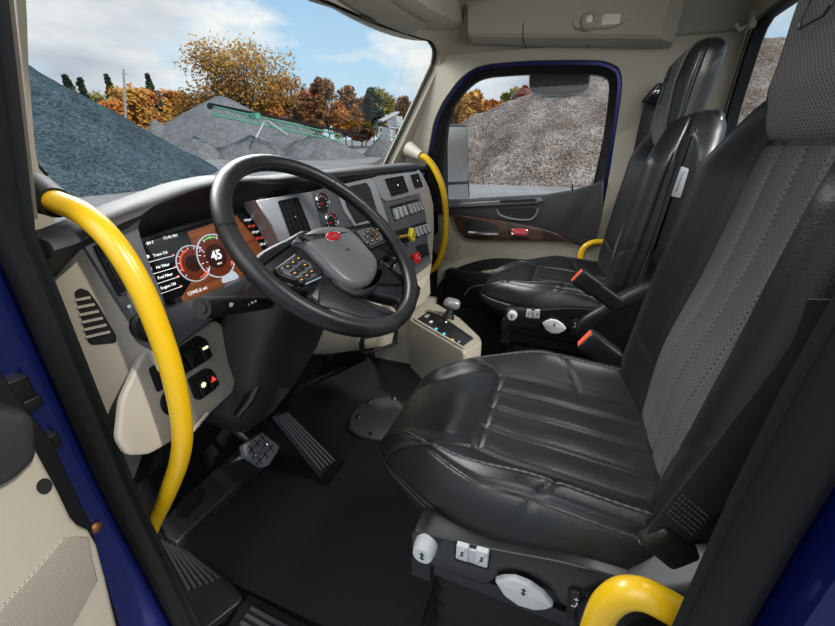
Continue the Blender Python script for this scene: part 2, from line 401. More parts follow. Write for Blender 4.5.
def pile(name, cen, rad, h, material, label, seed=0, rough=.25, ridge=None, bench=None, nr=40, na=96, power=1.0, group=None):
    cen = Vector((cen[0], cen[1])); rows = []
    for i in range(nr + 1):
        t = i / nr; row = []
        for k in range(na):
            a = 2 * math.pi * k / na
            wob = 1 + .10 * noise.noise(Vector((math.cos(a) * 1.3 + seed, math.sin(a) * 1.3, seed * .7)))
            x = cen.x + math.cos(a) * rad * t * wob; y = cen.y + math.sin(a) * rad * t * wob
            if ridge:                             # stretch the heap along a ridge
                s = max(-1, min(1, math.cos(a) * 1.5)); 
                dd = Vector(ridge); q = dd.normalized().dot(Vector((math.cos(a), math.sin(a))))
                x += dd.x * (1 if q > 0 else -1) * min(1, abs(q) * 3); y += dd.y * (1 if q > 0 else -1) * min(1, abs(q) * 3)
            z = h * (1 - t ** power)
            if t < .06: z -= h * .03 * (1 - t / .06)
            if bench and t > bench: z = min(z, h * (1 - bench ** power) * (1 - ((t - bench) / (1 - bench)) ** 1.25)) + 0
            nz = (noise.noise(Vector((x * .5, y * .5, seed))) * rough + noise.noise(Vector((x * 2, y * 2, seed))) * rough * .35) * min(1, t * 4)
            gul = noise.noise(Vector((math.cos(a) * 9, math.sin(a) * 9, seed + 3))) * rough * .8 * max(0, math.sin(math.pi * (t - .15) / .85) if t > .15 else 0)
            row.append(Vector((x, y, ground_z(x, y) + z + (nz + gul) * min(1, (1 - t) * 5) - .25 * (t > .99))))
        rows.append(row)
    o = MB().grid(rows, closed_u=True, cap0=True).obj(name, material, sharp=80)
    return tag(o, label, 'gravel pile', group)
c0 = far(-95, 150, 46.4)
pile('gravel_pile', c0, 20.2, 14.4, gr_shaded, 'huge crushed stone pile, shade put into its dark blue-grey colour, filling the left of the windshield', 1, .35, power=.85)
def fpile(u, vtop, wpx, d, label, seed, material=gr_far, rough=.3, ridge=None):
    p = far(u, 145, d); k = 416 / d * 1.08
    top = far(u, vtop, d).z - ground_z(p.x, p.y)
    return pile('gravel_pile', p, wpx / 2 / k, top, material, label, seed, rough, ridge, nr=20, na=64)
fpile(229, 94, 190, 84, 'tall pale grey gravel cone under the green conveyor', 2)
fpile(285, 116, 150, 80, 'broad grey gravel mound to the right of the tall cone', 3)
fpile(161, 118, 52, 78, 'small dark gravel cone between the shade-toned pile and the tall cone', 4)
fpile(196, 135, 54, 66, 'low rubble heap at the foot of the tall gravel cone, left end', 5, rough=.5)
fpile(252, 134, 74, 66, 'low rubble heap in front of the tall gravel cone', 6, rough=.5)
fpile(318, 132, 100, 66, 'long low rubble heap below the right end of the green conveyor', 7, rough=.5)
fpile(383, 133, 46, 70, 'small grey gravel heap in front of the pale crushing plant', 8)
# brown hill seen through the passenger door window and the rear window: a long ridge
A = Vector((56.3, -4.6)); B = Vector((59.4, -46.3)); HH = 12.1; SL = .40
rows = []
for i in range(130):
    row = []
    for j in range(200):
        x = 20 + i * .5; y = 28 - j * .5
        P = Vector((x, y)); ab = B - A; tt = max(0, min(1, (P - A).dot(ab) / ab.length_squared)); dd = (P - A - ab * tt).length
        h = HH - SL * dd + .9 * noise.noise(Vector((x * .10, y * .10, 2))) + .55 * noise.noise(Vector((x * .12 + y * .35, y * .5 - x * .2, 5))) + .16 * noise.noise(Vector((x * 1.1, y * 1.1, 9)))
        gz = ground_z(x, y)
        row.append(Vector((x, y, gz + max(h, -.3))))
    rows.append(row)
tag(MB().grid(rows).obj('gravel_hill', gr_brown, sharp=80), 'long brown-grey gravel hill filling the passenger door window', 'gravel pile')

# trees
def leafmat(name, c1, c2):
    return mat(name, c1, .7, spec=.2, var=(.9, c2, .35, .65))
LM = {'gold': leafmat('golden_leaves', (.42, .20, .035), (.62, .33, .07)), 'orange': leafmat('orange_leaves', (.42, .13, .025), (.62, .26, .06)),
      'red': leafmat('red_leaves', (.36, .06, .03), (.50, .13, .06)), 'green': leafmat('yellow_green_leaves', (.17, .18, .04), (.38, .30, .07)),
      'brown': leafmat('russet_leaves', (.17, .085, .035), (.36, .17, .06)), 'oak': leafmat('oak_leaves', (.24, .13, .02), (.50, .26, .05)),
      'dark': leafmat('evergreen_needles', (.030, .045, .030), (.06, .085, .05))}
bark = mat('grey_bark', (.07, .055, .045), .9)
def crown(kind, w, h, seed, nblob=22, per=95, leaf=.42, cone=False):
    rnd = random.Random(seed); m = MB(); V = []; F = []
    blobs = []
    for _ in range(nblob):
        if cone:
            t = rnd.random(); rr = (1 - t) * w / 2 + .15; a = rnd.uniform(0, 6.28)
            blobs.append((Vector((rr * .35 * math.cos(a), rr * .35 * math.sin(a), h * t)), max(.3, rr * .6)))
        else:
            a = rnd.uniform(0, 6.28); q = rnd.random() ** .5 * .75; zz = rnd.uniform(-.75, .8)
            s = math.sqrt(max(.05, 1 - zz * zz))
            blobs.append((Vector((w / 2 * q * s * math.cos(a), w / 2 * q * s * math.sin(a), h / 2 + zz * h / 2 * .82)), w * rnd.uniform(.10, .19)))
    for c, r in blobs:
        for _ in range(per):
            d = Vector((rnd.gauss(0, 1), rnd.gauss(0, 1), rnd.gauss(0, .7))); d = d.normalized() * r * rnd.uniform(.5, 1.08)
            p = c + d; a = Vector((rnd.gauss(0, 1), rnd.gauss(0, 1), rnd.gauss(0, 1))).normalized(); b = a.orthogonal().normalized()
            s = leaf * rnd.uniform(.5, 1); k = len(V)
            V += [p + a * s, p + b * s * .7, p - a * s, p - b * s * .7]; F.append((k, k + 1, k + 2, k + 3))
    m.add(V, F); return m, blobs
def tree(u, vtop, wpx, d, kind, label, seed, base=0.22, cone=False, nblob=22, name=None, group=None, per=95, leaf=.42):
    p = far(u, 145, d); gz = ground_z(p.x, p.y); top = far(u, vtop, d).z; k = 416 / d * 1.06
    H = top - gz; w = wpx / k; hb = H * base; loc = Vector((p.x, p.y, gz))
    T = thing(name or ('conifer' if cone else 'autumn_tree'), label, 'tree', loc, group)
    m, blobs = crown(kind, w, H - hb, seed, nblob, per, leaf, cone)
    for v in m.V: v += loc + Vector((0, 0, hb))
    m.obj('foliage', LM[kind], T, sharp=180)
    t = MB(); rt = max(.18, w * .022)
    t.tube([loc - Vector((0, 0, .3)), loc + Vector((.1, 0, hb)), loc + Vector((0, .1, H * (.92 if cone else .6)))], [rt, rt * .8, rt * .3], 7)
    if not cone:
        for c, r in blobs[:12]:
            q = loc + Vector((0, 0, hb)) + c; s = loc + Vector((0, 0, hb * .8 + (q.z - loc.z - hb) * .25))
            t.tube([s, (s + q) / 2 + Vector((0, 0, -.3)), q], [rt * .5, rt * .33, rt * .12], 5, caps=False)
    t.obj('trunk', bark, T)
    return T
TR = [(87, 75, 15, 'dark', 'dark conifer, leftmost of those above the shade-toned stone pile', 1), (99, 79, 12, 'dark', 'narrow dark conifer second from the left above the stone pile', 1),
      (126, 76, 13, 'dark', 'dark conifer right beside the thin grey utility pole', 1), (164, 76, 17, 'dark', 'dark evergreen rising behind the golden trees left of the oak', 1),
      (104, 88, 38, 'green', 'yellow-green tree above the slope of the shade-toned stone pile', 0), (118, 98, 30, 'orange', 'short orange tree behind the utility pole', 0),
      (141, 79, 44, 'gold', 'large golden-orange tree right of the utility pole', 0), (152, 84, 30, 'orange', 'orange tree between the large golden tree and the oak', 0),
      (167, 96, 40, 'gold', 'golden tree directly behind the small dark gravel cone', 0), (183, 81, 34, 'orange', 'orange-red tree at the left edge of the big oak', 0),
      (203, 88, 44, 'gold', 'yellow-brown tree below the left limbs of the big oak', 0), (272, 92, 46, 'orange', 'orange tree peeping out below the oak crown on the right', 0),
      (292, 70, 52, 'brown', 'russet tree touching the right side of the big oak', 0), (314, 86, 44, 'red', 'red maple behind the right half of the conveyor', 0),
      (330, 72, 34, 'brown', 'tall russet tree behind the red maple', 0), (320, 68, 22, 'brown', 'slender brown tree between the oak and the red maple', 0),
      (346, 97, 36, 'orange', 'orange tree in front of the bare brown trees', 0), (352, 78, 30, 'brown', 'thin brown tree left of the round green-yellow tree', 0),
      (366, 90, 28, 'brown', 'brown tree just left of the pale crushing plant', 0), (386, 85, 48, 'green', 'round yellow-green tree behind the pale crushing plant', 0),
      (374, 78, 24, 'dark', 'dark evergreen behind the round yellow-green tree', 0), (405, 88, 22, 'brown', 'thin brown tree at the right pillar of the windshield', 0),
      (418, 92, 24, 'brown', 'last brown tree showing before the windshield pillar', 0), (300, 108, 40, 'orange', 'low orange tree right behind the broad gravel mound', 0),
      (362, 112, 34, 'orange', 'low orange tree left of the crushing plant', 0), (190, 112, 40, 'gold', 'low golden bush-like tree left of the tall gravel cone', 0),
      (453, 88, 30, 'brown', 'brown-gold tree at the front edge of the passenger window', 0), (470, 83, 34, 'gold', 'golden tree in the front corner of the passenger window', 0),
      (488, 92, 30, 'orange', 'orange tree above the start of the brown gravel hill', 0), (507, 77, 26, 'green', 'green tree on the skyline of the brown hill', 0),
      (522, 75, 22, 'red', 'red tree beside the small fold-down mirror on the hill skyline', 0)]
for i, (u, vt, w, kind, lab, cone) in enumerate(TR):
    near = u > 430
    w = w * 1.7 if cone else w
    tree(u, vt, w, 105 + (i % 5) * 5 if not near else 62 + (i % 3) * 2, kind, lab, 100 + i, cone=bool(cone), base=.12, nblob=34 if not cone else 60, per=120 if not cone else 70, leaf=.55)
tree(252, 44, 116, 98, 'oak', 'big spreading oak with golden-green crown behind the tall gravel cone', 7, base=.34, nblob=60, name='oak_tree', per=170, leaf=.42)

# utility pole
p = far(122.5, 145, 60); top = far(123.5, 69, 60)
U_ = thing('utility_pole', 'thin grey utility pole standing behind the shade-toned stone pile', 'pole', (p.x, p.y, ground_z(p.x, p.y)))
mp_ = mat('weathered_grey_wood', (.33, .33, .33), .8)
MB().tube([(p.x, p.y, ground_z(p.x, p.y) - .3), tuple(top)], [.16, .10], 8).obj('pole', mp_, U_)
MB().bar((top.x - .3, top.y + .1, top.z - .5), (top.x + .3, top.y - .1, top.z - .5), .06, .08).obj('crossarm', mp_, U_)

# conveyor
green = mat('green_painted_steel', (.10, .38, .25), .5); greyst = mat('pale_grey_steel', (.50, .52, .54), .55)
a = far(210, 106, 62); b = far(341, 135, 66); b2 = far(366, 138, 68)
K = thing('belt_conveyor', 'long green lattice conveyor sloping up over the tall gravel cone', 'conveyor', (b.x, b.y, ground_z(b.x, b.y)))
sd = (b - a).cross(Vector((0, 0, 1))).normalized()
t = MB(); nseg = 26
for s in (-.5, .5):
    for dz in (0, -.95):
        t.bar(a + sd * s + Vector((0, 0, dz)), b + sd * s + Vector((0, 0, dz)), .10, .12)
    for k in range(nseg):
        p0 = a.lerp(b, k / nseg) + sd * s; p1 = a.lerp(b, (k + 1) / nseg) + sd * s
        t.bar(p0 - Vector((0, 0, .95)), p1, .06, .06) if k % 2 else t.bar(p0, p1 - Vector((0, 0, .95)), .06, .06)
t.obj('truss', green, K)
MB().bar(a + Vector((0, 0, .22)), b2 + Vector((0, 0, .25)), 1.2, .22).obj('belt', rubber, K)
for q, (u0, v0, u1, v1) in enumerate(((262, 117, 288, 135), (266, 118, 256, 138))):
    MB().tube([far(u0, v0, 63), far(u1, v1, 61)], .11, 6).obj('support_leg', greyst, K)
c_ = far(255, 116, 62.5); MB().box(c_, (.55, .6, .35)).obj('drive_housing', green, K)
MB().tube([a + sd * .6, a - sd * .6], .35, 10).obj('head_pulley', rubber, K)
# crushing plant
c_ = far(392, 138, 74)
K = thing('crushing_plant', 'pale grey crushing and screening plant beside the far trees', 'machine', (c_.x, c_.y, ground_z(c_.x, c_.y)))
t = MB(); gz = ground_z(c_.x, c_.y)
for dx in (-3, -1, 1, 3):
    for dy in (-1, 1): t.bar(c_ + Vector((dx, dy, gz - c_.z)), c_ + Vector((dx, dy, 1.6)), .18, .18, (0, 1, 0))
for dz in (.2, 1.6):
    for dy in (-1, 1): t.bar(c_ + Vector((-3.4, dy, dz)), c_ + Vector((3.4, dy, dz)), .15, .2)
for k in range(8): t.bar(c_ + Vector((-3.3 + k * .9, -1, 1.6)), c_ + Vector((-3.3 + k * .9, -1, 2.5)), .05, .05, (0, 1, 0))
t.bar(c_ + Vector((-3.4, -1, 2.5)), c_ + Vector((3.4, -1, 2.5)), .05, .05)
t.obj('frame', greyst, K)
MB().box(c_ + Vector((1.4, 0, 2.7)), (1.3, .9, .8)).box(c_ + Vector((-1.6, 0, 1.0)), (.9, .8, .6)).obj('hopper', greyst, K)
MB().bar(c_ + Vector((-4.6, 0, 2.4)), c_ + Vector((2.5, 0, 4.2)), .8, .25).obj('feed_chute', greyst, K)
MB().box(c_ + Vector((2.9, 0, .9)), (.7, .8, .9)).obj('engine_box', mat('dark_machine_grey', (.12, .13, .15), .6), K)
#PART2
# ------------------------------------------------------------------ cab shell
# floor with the raised engine tunnel in the middle
def floor_z(x, y):
    if x < -.18: return 0.0
    t = min(1, (x + .18) / .30); k = t * t * (3 - 2 * t)
    f = min(1, max(0, (y - .12) / .25))
    return k * .20 * f
rows = [[Vector((x, y, floor_z(x, y))) for y in [-.55 + .05 * j for j in range(34)]] for x in [-.76 + .04 * i for i in range(42)]]
struct(MB().grid(rows).obj('floor', matm, sharp=60))
# firewall (dark, rises under the dash) and back wall
fw = Fr((0, 1.12, 0), (1, 0, 0), (0, 0, 1))
rows = [[Vector((x, yy, zz)) for yy, zz in ((.84 if x > -.10 else 1.00, -.02 if x < -.1 else .1), (1.02, .12), (1.10, .35), (1.10, .70), (1.06, .83))] for x in (-.9, -.5, -.12, .1, .5, .92)]
struct(MB().grid(rows).obj('wall_front', rubber, sharp=50))
YB = -.54
bw = Fr((0, YB, 0), (-1, 0, 0), (0, 0, 1))
WCN = (0, 1.15)
Po = radial(rect(-.97, -.02, .97, 1.66), WCN, 160)
TR_ = lambda d: [(-.77 - d, .80 - d), (.77 + d, .80 - d), (.84 + d, 1.20), (.82 + d, 1.475 + d * .6), (-.82 - d, 1.475 + d * .6), (-.84 - d, 1.20)]
Pi = radial(rpoly(TR_(0), .07, 6), WCN, 160)
struct(MB().ring(bw, Po, Pi, -.05, 0).obj('wall_back', beige_light))
wn = MB().ring(bw, radial(rpoly(TR_(.006), .07, 6), WCN, 160), radial(rpoly(TR_(-.010), .06, 6), WCN, 160), -.045, .004, -.010).obj('window_1', rubber)
struct(wn)
MB().prism(bw, rpoly(TR_(-.004), .06, 6), -.028, -.024).obj('pane', glass, wn)

# passenger-side wall: beige body side with the door opening
xw = .88
sw = Fr((xw, 0, 0), (0, 1, 0), (0, 0, 1))
sw = Fr((xw, 0, 0), (0, -1, 0), (0, 0, 1))     # normal towards -x
open_px = [(420, 190), (428, 150), (433.5, 120.7), (441, 104), (450, 90.5), (458, 80), (467, 72), (476, 67), (487, 63.7), (510, 61.5), (534, 60), (570, 59.4), (601, 59.7), (614.6, 63.7), (620, 68), (623, 78), (621, 100), (611, 168), (603, 210)]
W0 = sw.pxs(open_px)
low = [(.19, .45), (.19, .10), (.17, -.02), (-.15, -.02), (-.45, -.02), (-.72, .02), (-.75, .40), (-.74, .62)]
OPN = W0 + low
def closed_resample(P, n):
    P = [Vector(p) for p in P]; L = [0]
    for i in range(len(P)): L.append(L[-1] + (P[(i + 1) % len(P)] - P[i]).length)
    out = []
    for k in range(n):
        t = L[-1] * k / n
        i = max(j for j in range(len(P)) if L[j] <= t + 1e-9); d = L[i + 1] - L[i]
        q = P[i].lerp(P[(i + 1) % len(P)], (t - L[i]) / d if d > 0 else 0); out.append((q.x, q.y))
    return out
def ray_outer(Pin, cen, box):                   # project an inner loop outward on a rectangle
    out = []
    for a, b in Pin:
        dx, dy = a - cen[0], b - cen[1]; k = 1e9
        if abs(dx) > 1e-9: k = min(k, ((box[2] if dx > 0 else box[0]) - cen[0]) / dx)
        if abs(dy) > 1e-9: k = min(k, ((box[3] if dy > 0 else box[1]) - cen[1]) / dy)
        out.append((cen[0] + dx * k, cen[1] + dy * k))
    return out
opn = closed_resample(OPN, 120)
cen = (-.25, .7)
wro = [(max(a, -(.80 - (b - 1.2) * .488) - .01) if b > .9 else max(a, -.95), b) for a, b in ray_outer(opn, cen, (-.95, -.06, .60, 1.46))]
struct(MB().ring(sw, wro, opn, -.06, 0.0).obj('wall_right', beige_light))
blue_in = inset(opn, .016 * (1 if area2(opn) > 0 else 1))
MB_ = MB().ring(sw, opn, blue_in, -.075, -.022); o = MB_.obj('trim_1', blue); struct(o)
blk = inset(blue_in, .030)
o = MB().ring(sw, blue_in, blk, -.085, -.030, -.05).obj('trim_2', rubber); struct(o)

# passenger door
dp = thing('door_2', 'closed passenger door with beige panel, wood trim strip and window', 'door', (xw, .25, 0)); dp['kind'] = 'structure'
dfr = Fr((xw + .05, 0, 0), (0, -1, 0), (0, 0, 1))
dopen = inset(opn, .012)
glass_px = [(446, 202), (442, 170), (447, 124), (454, 104), (463.7, 87), (470, 79), (477, 75.5), (500, 72.5), (527, 71), (560, 69.4), (591, 68.3), (604.5, 69), (610, 72), (613, 79), (611, 100), (608, 117), (600, 155), (593, 186), (560, 194)]
gp = closed_resample(dfr.pxs(glass_px, .0), 120)
do = closed_resample(dopen, 120)
gc = (-.22, 1.10)
fo, fi = radial(do, gc, 160), radial(gp, gc, 160)
MB().ring(dfr, fo, fi, -.05, .0, -.01).obj('door_frame', rubber, dp)
MB().prism(dfr, gp, -.040, -.036).obj('window_pane', glass, dp)
# inner panel, clipped to the beltline
d2 = Fr((xw + .0, 0, 0), (0, -1, 0), (0, 0, 1))
def dpx(L, c=0): return d2.pxs(L, c)
pan = dpx([(437, 206), (452, 206), (520, 203), (560, 200), (596, 196), (604, 212), (601, 245)]) + [(.17, .10), (.15, .0), (-.60, .0), (-.66, .10), (-.66, .6)]
MB().prism(d2, pan, -.05, -.005, .006).obj('inner_panel', beige, dp)
top = dpx([(434, 203), (450, 201), (480, 198.5), (515, 196.5), (545, 195), (560, 192.5), (575, 190), (592, 185), (604, 180), (602, 215), (596, 240), (584, 246), (575, 243), (560, 235), (545, 229), (520, 224), (490, 219), (455, 215), (436, 213)])
MB().prism(d2, top, -.04, .022, .010).obj('upper_pad', softdash, dp)
MB().prism(d2, dpx([(447, 203.5), (520, 199), (541, 197.5), (543, 201), (538, 203.5), (447, 208)], .02), .0, .034, .006).obj('window_ledge', greydash, dp)
MB().prism(d2, rpoly(dpx([(500, 200.5), (536, 198.5), (536, 201.5), (500, 203)], .034), .002), .03, .0355, 0).obj('ledge_recess', blackpl, dp)
wd = dpx([(452, 214.5), (490, 219), (520, 223.5), (545, 229), (560, 234.5), (573, 243), (560, 240.5), (520, 240), (480, 239.8), (466, 238), (459, 232)], .02)
MB().prism(d2, wd, .0, .027, .003).obj('wood_strip', wood, dp)
hb = rpoly(dpx([(461, 220), (473, 219), (490, 222), (499, 228), (501, 234), (497, 236), (475, 236), (467, 232)], .027), .01)
MB().prism(d2, hb, .02, .029, .001).obj('handle_recess', darkgap, dp)
h0 = d2.px(469, 232.5, .035); h1 = d2.px(499, 233.5, .035)
MB().tube([d2.p(*h0, .036), d2.p((h0[0] * .5 + h1[0] * .5), (h0[1] + h1[1]) / 2 - .001, .045), d2.p(*h1, .036)], .012, 10, squash=.9).obj('door_handle', chrome, dp)
pk = rpoly(dpx([(497, 209), (537, 208), (536, 214), (529, 219), (512, 218), (500, 215)], .022), .012)
MB().prism(d2, pk, .015, .0235, 0).obj('pull_pocket', darkgap, dp)
pth = [d2.p(*d2.px(u, v, .024), .024) for u, v in ((497, 209), (500, 215), (512, 219), (529, 220), (536, 215), (538, 208))]
MB().tube(spline(pth, 5), .006, 8).obj('pull_rim', greydash, dp)
def badge(fr, a, b, w, parent, ang=0, name='badge', material=None, tm=None, c=.0):
    f = fr.sub(a, b, c, ang); material = material or redbadge
    o = MB().prism(f, circle(0, 0, w, 30, w * .42), -.001, .003, .002).obj(name, material, parent)
    r_ = MB(); P = [f.p(w * math.cos(t), w * .42 * math.sin(t), .0015) for t in [2 * math.pi * k / 40 for k in range(40)]]
    r_.tube(P, w * .032, 6, closed=True).obj('badge_rim', chrome, o)
    text('Peterbilt', 'badge_lettering', f.sub(0, -w * .02, .0032), w * .44, tm or chrome, o, shear=.3, bold=.0, sx=.92)
    return o
a_, b_ = d2.px(520, 232, .027); badge(d2, a_, b_, .045, dp, c=.027)
MB().tube([d2.p(*d2.px(572, 194, 0), 0), d2.p(*d2.px(572.5, 184, 0), 0)], .004, 8).obj('lock_button', blackpl, dp)
# lower pocket: dark hollow and beige armrest lip
pp = spline([(a, b, 0) for a, b in dpx([(433, 300), (437, 287), (450, 272), (470, 263), (492, 258.5), (520, 259), (575, 266)])], 5)
MB().prism(d2, [(p.x, p.y) for p in pp] + [(.05, .40), (.05, .20), (-.62, .16)], .0, .008, .002).obj('pocket_recess', darkgap, dp)
MB().prism(d2, rpoly(dpx([(444, 292), (449, 282), (462, 275), (480, 271), (496, 269), (512, 268), (512, 297), (462, 296)], .01), .02), .005, .030, .012).obj('pocket_cover', beige, dp)
MB().tube(spline([d2.p(*d2.px(u, v, .03), .032) for u, v in ((465, 295), (470, 288), (480, 285), (498, 284))], 4), .004, 6).obj('pocket_seam', beige, dp)
MB().prism(d2, circle(*d2.px(446, 245, 0), .085, 28), -.01, -.001, .003).obj('speaker_grille', speaker2, dp)
MB().prism(d2, rpoly([(-.60, .02), (.15, .02), (.15, .42), (-.60, .42)], .03), .0, .035, .01).obj('lower_panel', satin, dp)

# outside mirror, blind-spot mirror over the window
mm_ = thing('side_mirror', 'tall black passenger side mirror outside the door window', 'mirror', (1.20, .65, .78))
mf = Fr((1.20, .62, .98), Vector((1, -.35, 0)), (0, 0, 1))
def mpx(L): return mf.pxs(L)
MB().prism(mf, rpoly(mpx([(443.5, 124), (467.5, 124), (470.5, 199), (444, 203)]), .02), -.07, 0, .012).obj('housing', satin, mm_)
MB().prism(mf, rpoly(mpx([(447, 127), (466, 127), (468, 181), (447.5, 182)]), .012), 0, .003).obj('upper_glass', mirror, mm_)
MB().prism(mf, rpoly(mpx([(447.5, 185), (467.5, 184), (468.5, 199), (448, 199.5)]), .012), 0, .003).obj('lower_glass', mirror, mm_)
MB().tube([mf.p(*mf.px(440, 130), -.05), mf.p(*mf.px(440, 205), -.05)], .012, 8).obj('mount_tube', satin, mm_)
MB().bar(mf.p(*mf.px(440, 195), -.05), (.95, .66, .80), .03, .05).obj('mount_arm', satin, mm_)
lf = Fr((1.0, .1, 1.33), (0, -1, 0), (.18, 0, 1))
lm = thing('blind_spot_mirror', 'small wide black-framed mirror hanging over the passenger window', 'mirror', (1.0, .1, 1.38))
lp = rpoly(lf.pxs([(528.5, 70), (592, 68.5), (589, 86), (583, 91), (566, 94.5), (545, 94.5), (533, 92), (529, 88)]), .02)
MB().prism(lf, lp, -.05, 0, .01).obj('housing', satin, lm)
MB().prism(lf, rpoly(lf.pxs([(531, 74), (589, 73), (586.5, 85), (581, 88.5), (566, 91.5), (546, 91.5), (535, 89.5), (531.5, 87)]), .02), 0, .003).obj('mirror_glass', darkmirror, lm)

# ceiling and side headers
rows = []
for y in [-.54, -.3, 0, .3, .5, .62]:
    rows.append([Vector((x, y, z)) for x, z in ((.92, 1.42), (.89, 1.47), (.85, 1.53), (.76, 1.60), (.55, 1.64), (0, 1.66), (-.55, 1.64), (-.76, 1.60), (-.87, 1.55))])
struct(MB().grid(rows).obj('ceiling', headliner, sharp=60))
#PART3
# ------------------------------------------------------------------ windshield surround
WS = Fr((0, .80, 1.20), (1, 0, 0), (0, -.42, .86))
hdr = [(-.35, .70, 1.407), (-.059, .69, 1.426), (.257, .68, 1.445), (.577, .665, 1.476), (.72, .658, 1.491)]
wo_ = [WS.px(391, 159), WS.px(413, 113), WS.px(436, 64), WS.px(437.5, 54), WS.px(436, 47), WS.px(431, 40), WS.px(418, 36), WS.px(381, 23.5), WS.px(328, 0), WS.px(250, -34)]
mb_ = [(-.62, .245), (-.72, .225), (-.757, .18), (-.757, .05), WS.px(19, 60), WS.px(28, 160), WS.px(44, 178)]
wi = closed_resample(wo_ + mb_ + [(-.74, -.41), (.76, -.41)], 140)
fo = ray_outer(wi, (0, -.05), (-.90, -.46, .90, .42))
sf = struct(MB().ring(WS, fo, wi, -.03, .045, .02).obj('wall_windshield_surround', beige_light))
o = MB().ring(WS, wi, inset(wi, .010), -.02, -.005).obj('trim_3', rubber); struct(o)
w2 = MB().prism(WS, inset(wi, .002), -.016, -.011).obj('window_2', glass); struct(w2)
# roof header trim with a dark parting line
rows = []
for i in range(17):
    x = -.88 + 1.76 * i / 16; zb = 1.425 + .13 * x * x + (.0 if x < 0 else .015)
    rows.append([Vector((x, y, z)) for y, z in ((.715, zb - .015), (.68, zb - .002), (.63, zb + .010), (.56, zb + .022), (.535, zb + .04), (.532, zb + .075), (.54, 1.68), (.72, 1.68))])
struct(MB().grid(rows, closed_u=True, cap0=True, cap1=True).obj('trim_4', headliner))
vis = thing('sun_visor', 'beige folded sun visor recess above the windshield', 'sun visor', (.15, .6, 1.44))
rows = []
for i in range(9):
    x = -.10 + .54 * i / 8; zb = 1.425 + .13 * x * x + .015
    rows.append([Vector((x, y, z)) for y, z in ((.675, zb - .004), (.655, zb - .014), (.60, zb + .000), (.575, zb + .012), (.60, zb + .02), (.66, zb + .005))])
MB().grid(rows, closed_u=True, cap0=True, cap1=True).obj('visor_panel', headliner, vis)
MB().tube([(.08, .665, 1.420), (.16, .66, 1.425)], .006, 8).obj('pivot', softdash, vis)
# overhead side console with reading lamp
oc = thing('overhead_console', 'beige overhead console above the passenger door, holding the reading lamp', 'console', (.8, .1, 1.45))
rows = []
for i in range(15):
    t = i / 14; y = .50 - .80 * t; zb = 1.500 - .072 * t; k = max(0, (t - .93) / .07); s = k * k * .05
    rows.append([Vector((x + s, y, z)) for x, z in ((.90, zb - .012), (.80, zb - .004), (.765, zb), (.752, zb + .012), (.745, zb + .05), (.72, zb + .10), (.70, 1.605), (.90, 1.50))])
MB().grid(rows, closed_u=True, cap0=True, cap1=True).obj('console_shell', headliner, oc)
MB().tube([(.7465, .268, 1.53), (.753, .268, 1.49), (.77, .268, 1.478), (.9, .268, 1.467)], .0022, 6).obj('parting_seam', darkgap, oc)
lfr = Fr((.742, .02, 1.505), (0, -1, 0), (.15, 0, 1))
rl = thing('reading_lamp', 'reading lamp with round swivel spot on the overhead console', 'lamp', (.742, .02, 1.505))
MB().prism(lfr, rpoly(lfr.pxs([(573, 12), (612, 9), (626, 12), (625, 22), (612, 28), (573, 29)]), .02), -.02, .006, .005).obj('lamp_base', headliner, rl)
a_, b_ = lfr.px(589, 21.5)
MB().lathe(lfr.sub(a_, b_), [(.032, 0), (.032, .012), (.026, .022), (.018, .026), (.015, .020)]).obj('spot_housing', headliner, rl)
MB().lathe(lfr.sub(a_, b_), [(.014, .018), (.012, .024), (.004, .027)]).obj('spot_lens', glass_lamp, rl)
MB().prism(lfr, rpoly(lfr.pxs([(603, 15), (621, 14), (619, 25), (601, 26)]), .006), .0, .010, .002).obj('flat_lens', glass_lamp, rl)
hookm = mat('dark_beige_plastic', (.17, .155, .125), .4)
hk = thing('coat_hook', 'small beige hook on the wall right below the reading lamp', 'hook', (.87, .03, 1.42))
hf = Fr((.872, 0, 1.44), (0, -1, 0), (0, 0, 1))
MB().prism(hf, rpoly(hf.pxs([(582, 37), (594, 37), (592, 47), (582, 47)]), .004), -.01, .014, .004).obj('plate', hookm, hk)
MB().tube([hf.p(*hf.px(589, 40), .012), hf.p(*hf.px(588, 47), .03), hf.p(*hf.px(588, 44), .045)], .006, 8).obj('hook_arm', hookm, hk)
hk = thing('coat_hook', 'small beige hook behind the top of the passenger headrest', 'hook', (.86, -.50, 1.43))
hf = Fr((.86, -.52, 1.43), (1, 0, 0), (0, 0, 1))
MB().tube([Vector((.80, -.535, 1.47)), Vector((.80, -.50, 1.45)), Vector((.80, -.485, 1.47))], .008, 8).obj('hook_arm', beige_light, hk)
MB().box((.80, -.533, 1.475), (.018, .01, .025)).obj('plate', beige_light, hk)

# ------------------------------------------------------------------ driver door opening: seals, blue jambs, open door
def jy(z): return .60 * 0 + (.650 if z < .95 else .650 - .46 * (z - .95)) - (.05 * max(0, (.45 - z)) / .45 if z < .45 else 0)
rows = []
for z in [-.10, 0, .1, .2, .3, .4, .5, .6, .7, .8, .9, .95, 1.0, 1.1, 1.2, 1.3, 1.4, 1.5]:
    y = jy(z); w = .10 if z < .9 else .10
    rows.append([Vector((x, y + d, z)) for x, d in ((-.884, .06), (-.888, .020), (-.893, .004), (-.896, .0), (-.900, .014), (-.892, .026), (-.896, .034), (-.908, .040), (-.913, .065), (-.905, .095), (-.895, .115), (-.884, .12))])

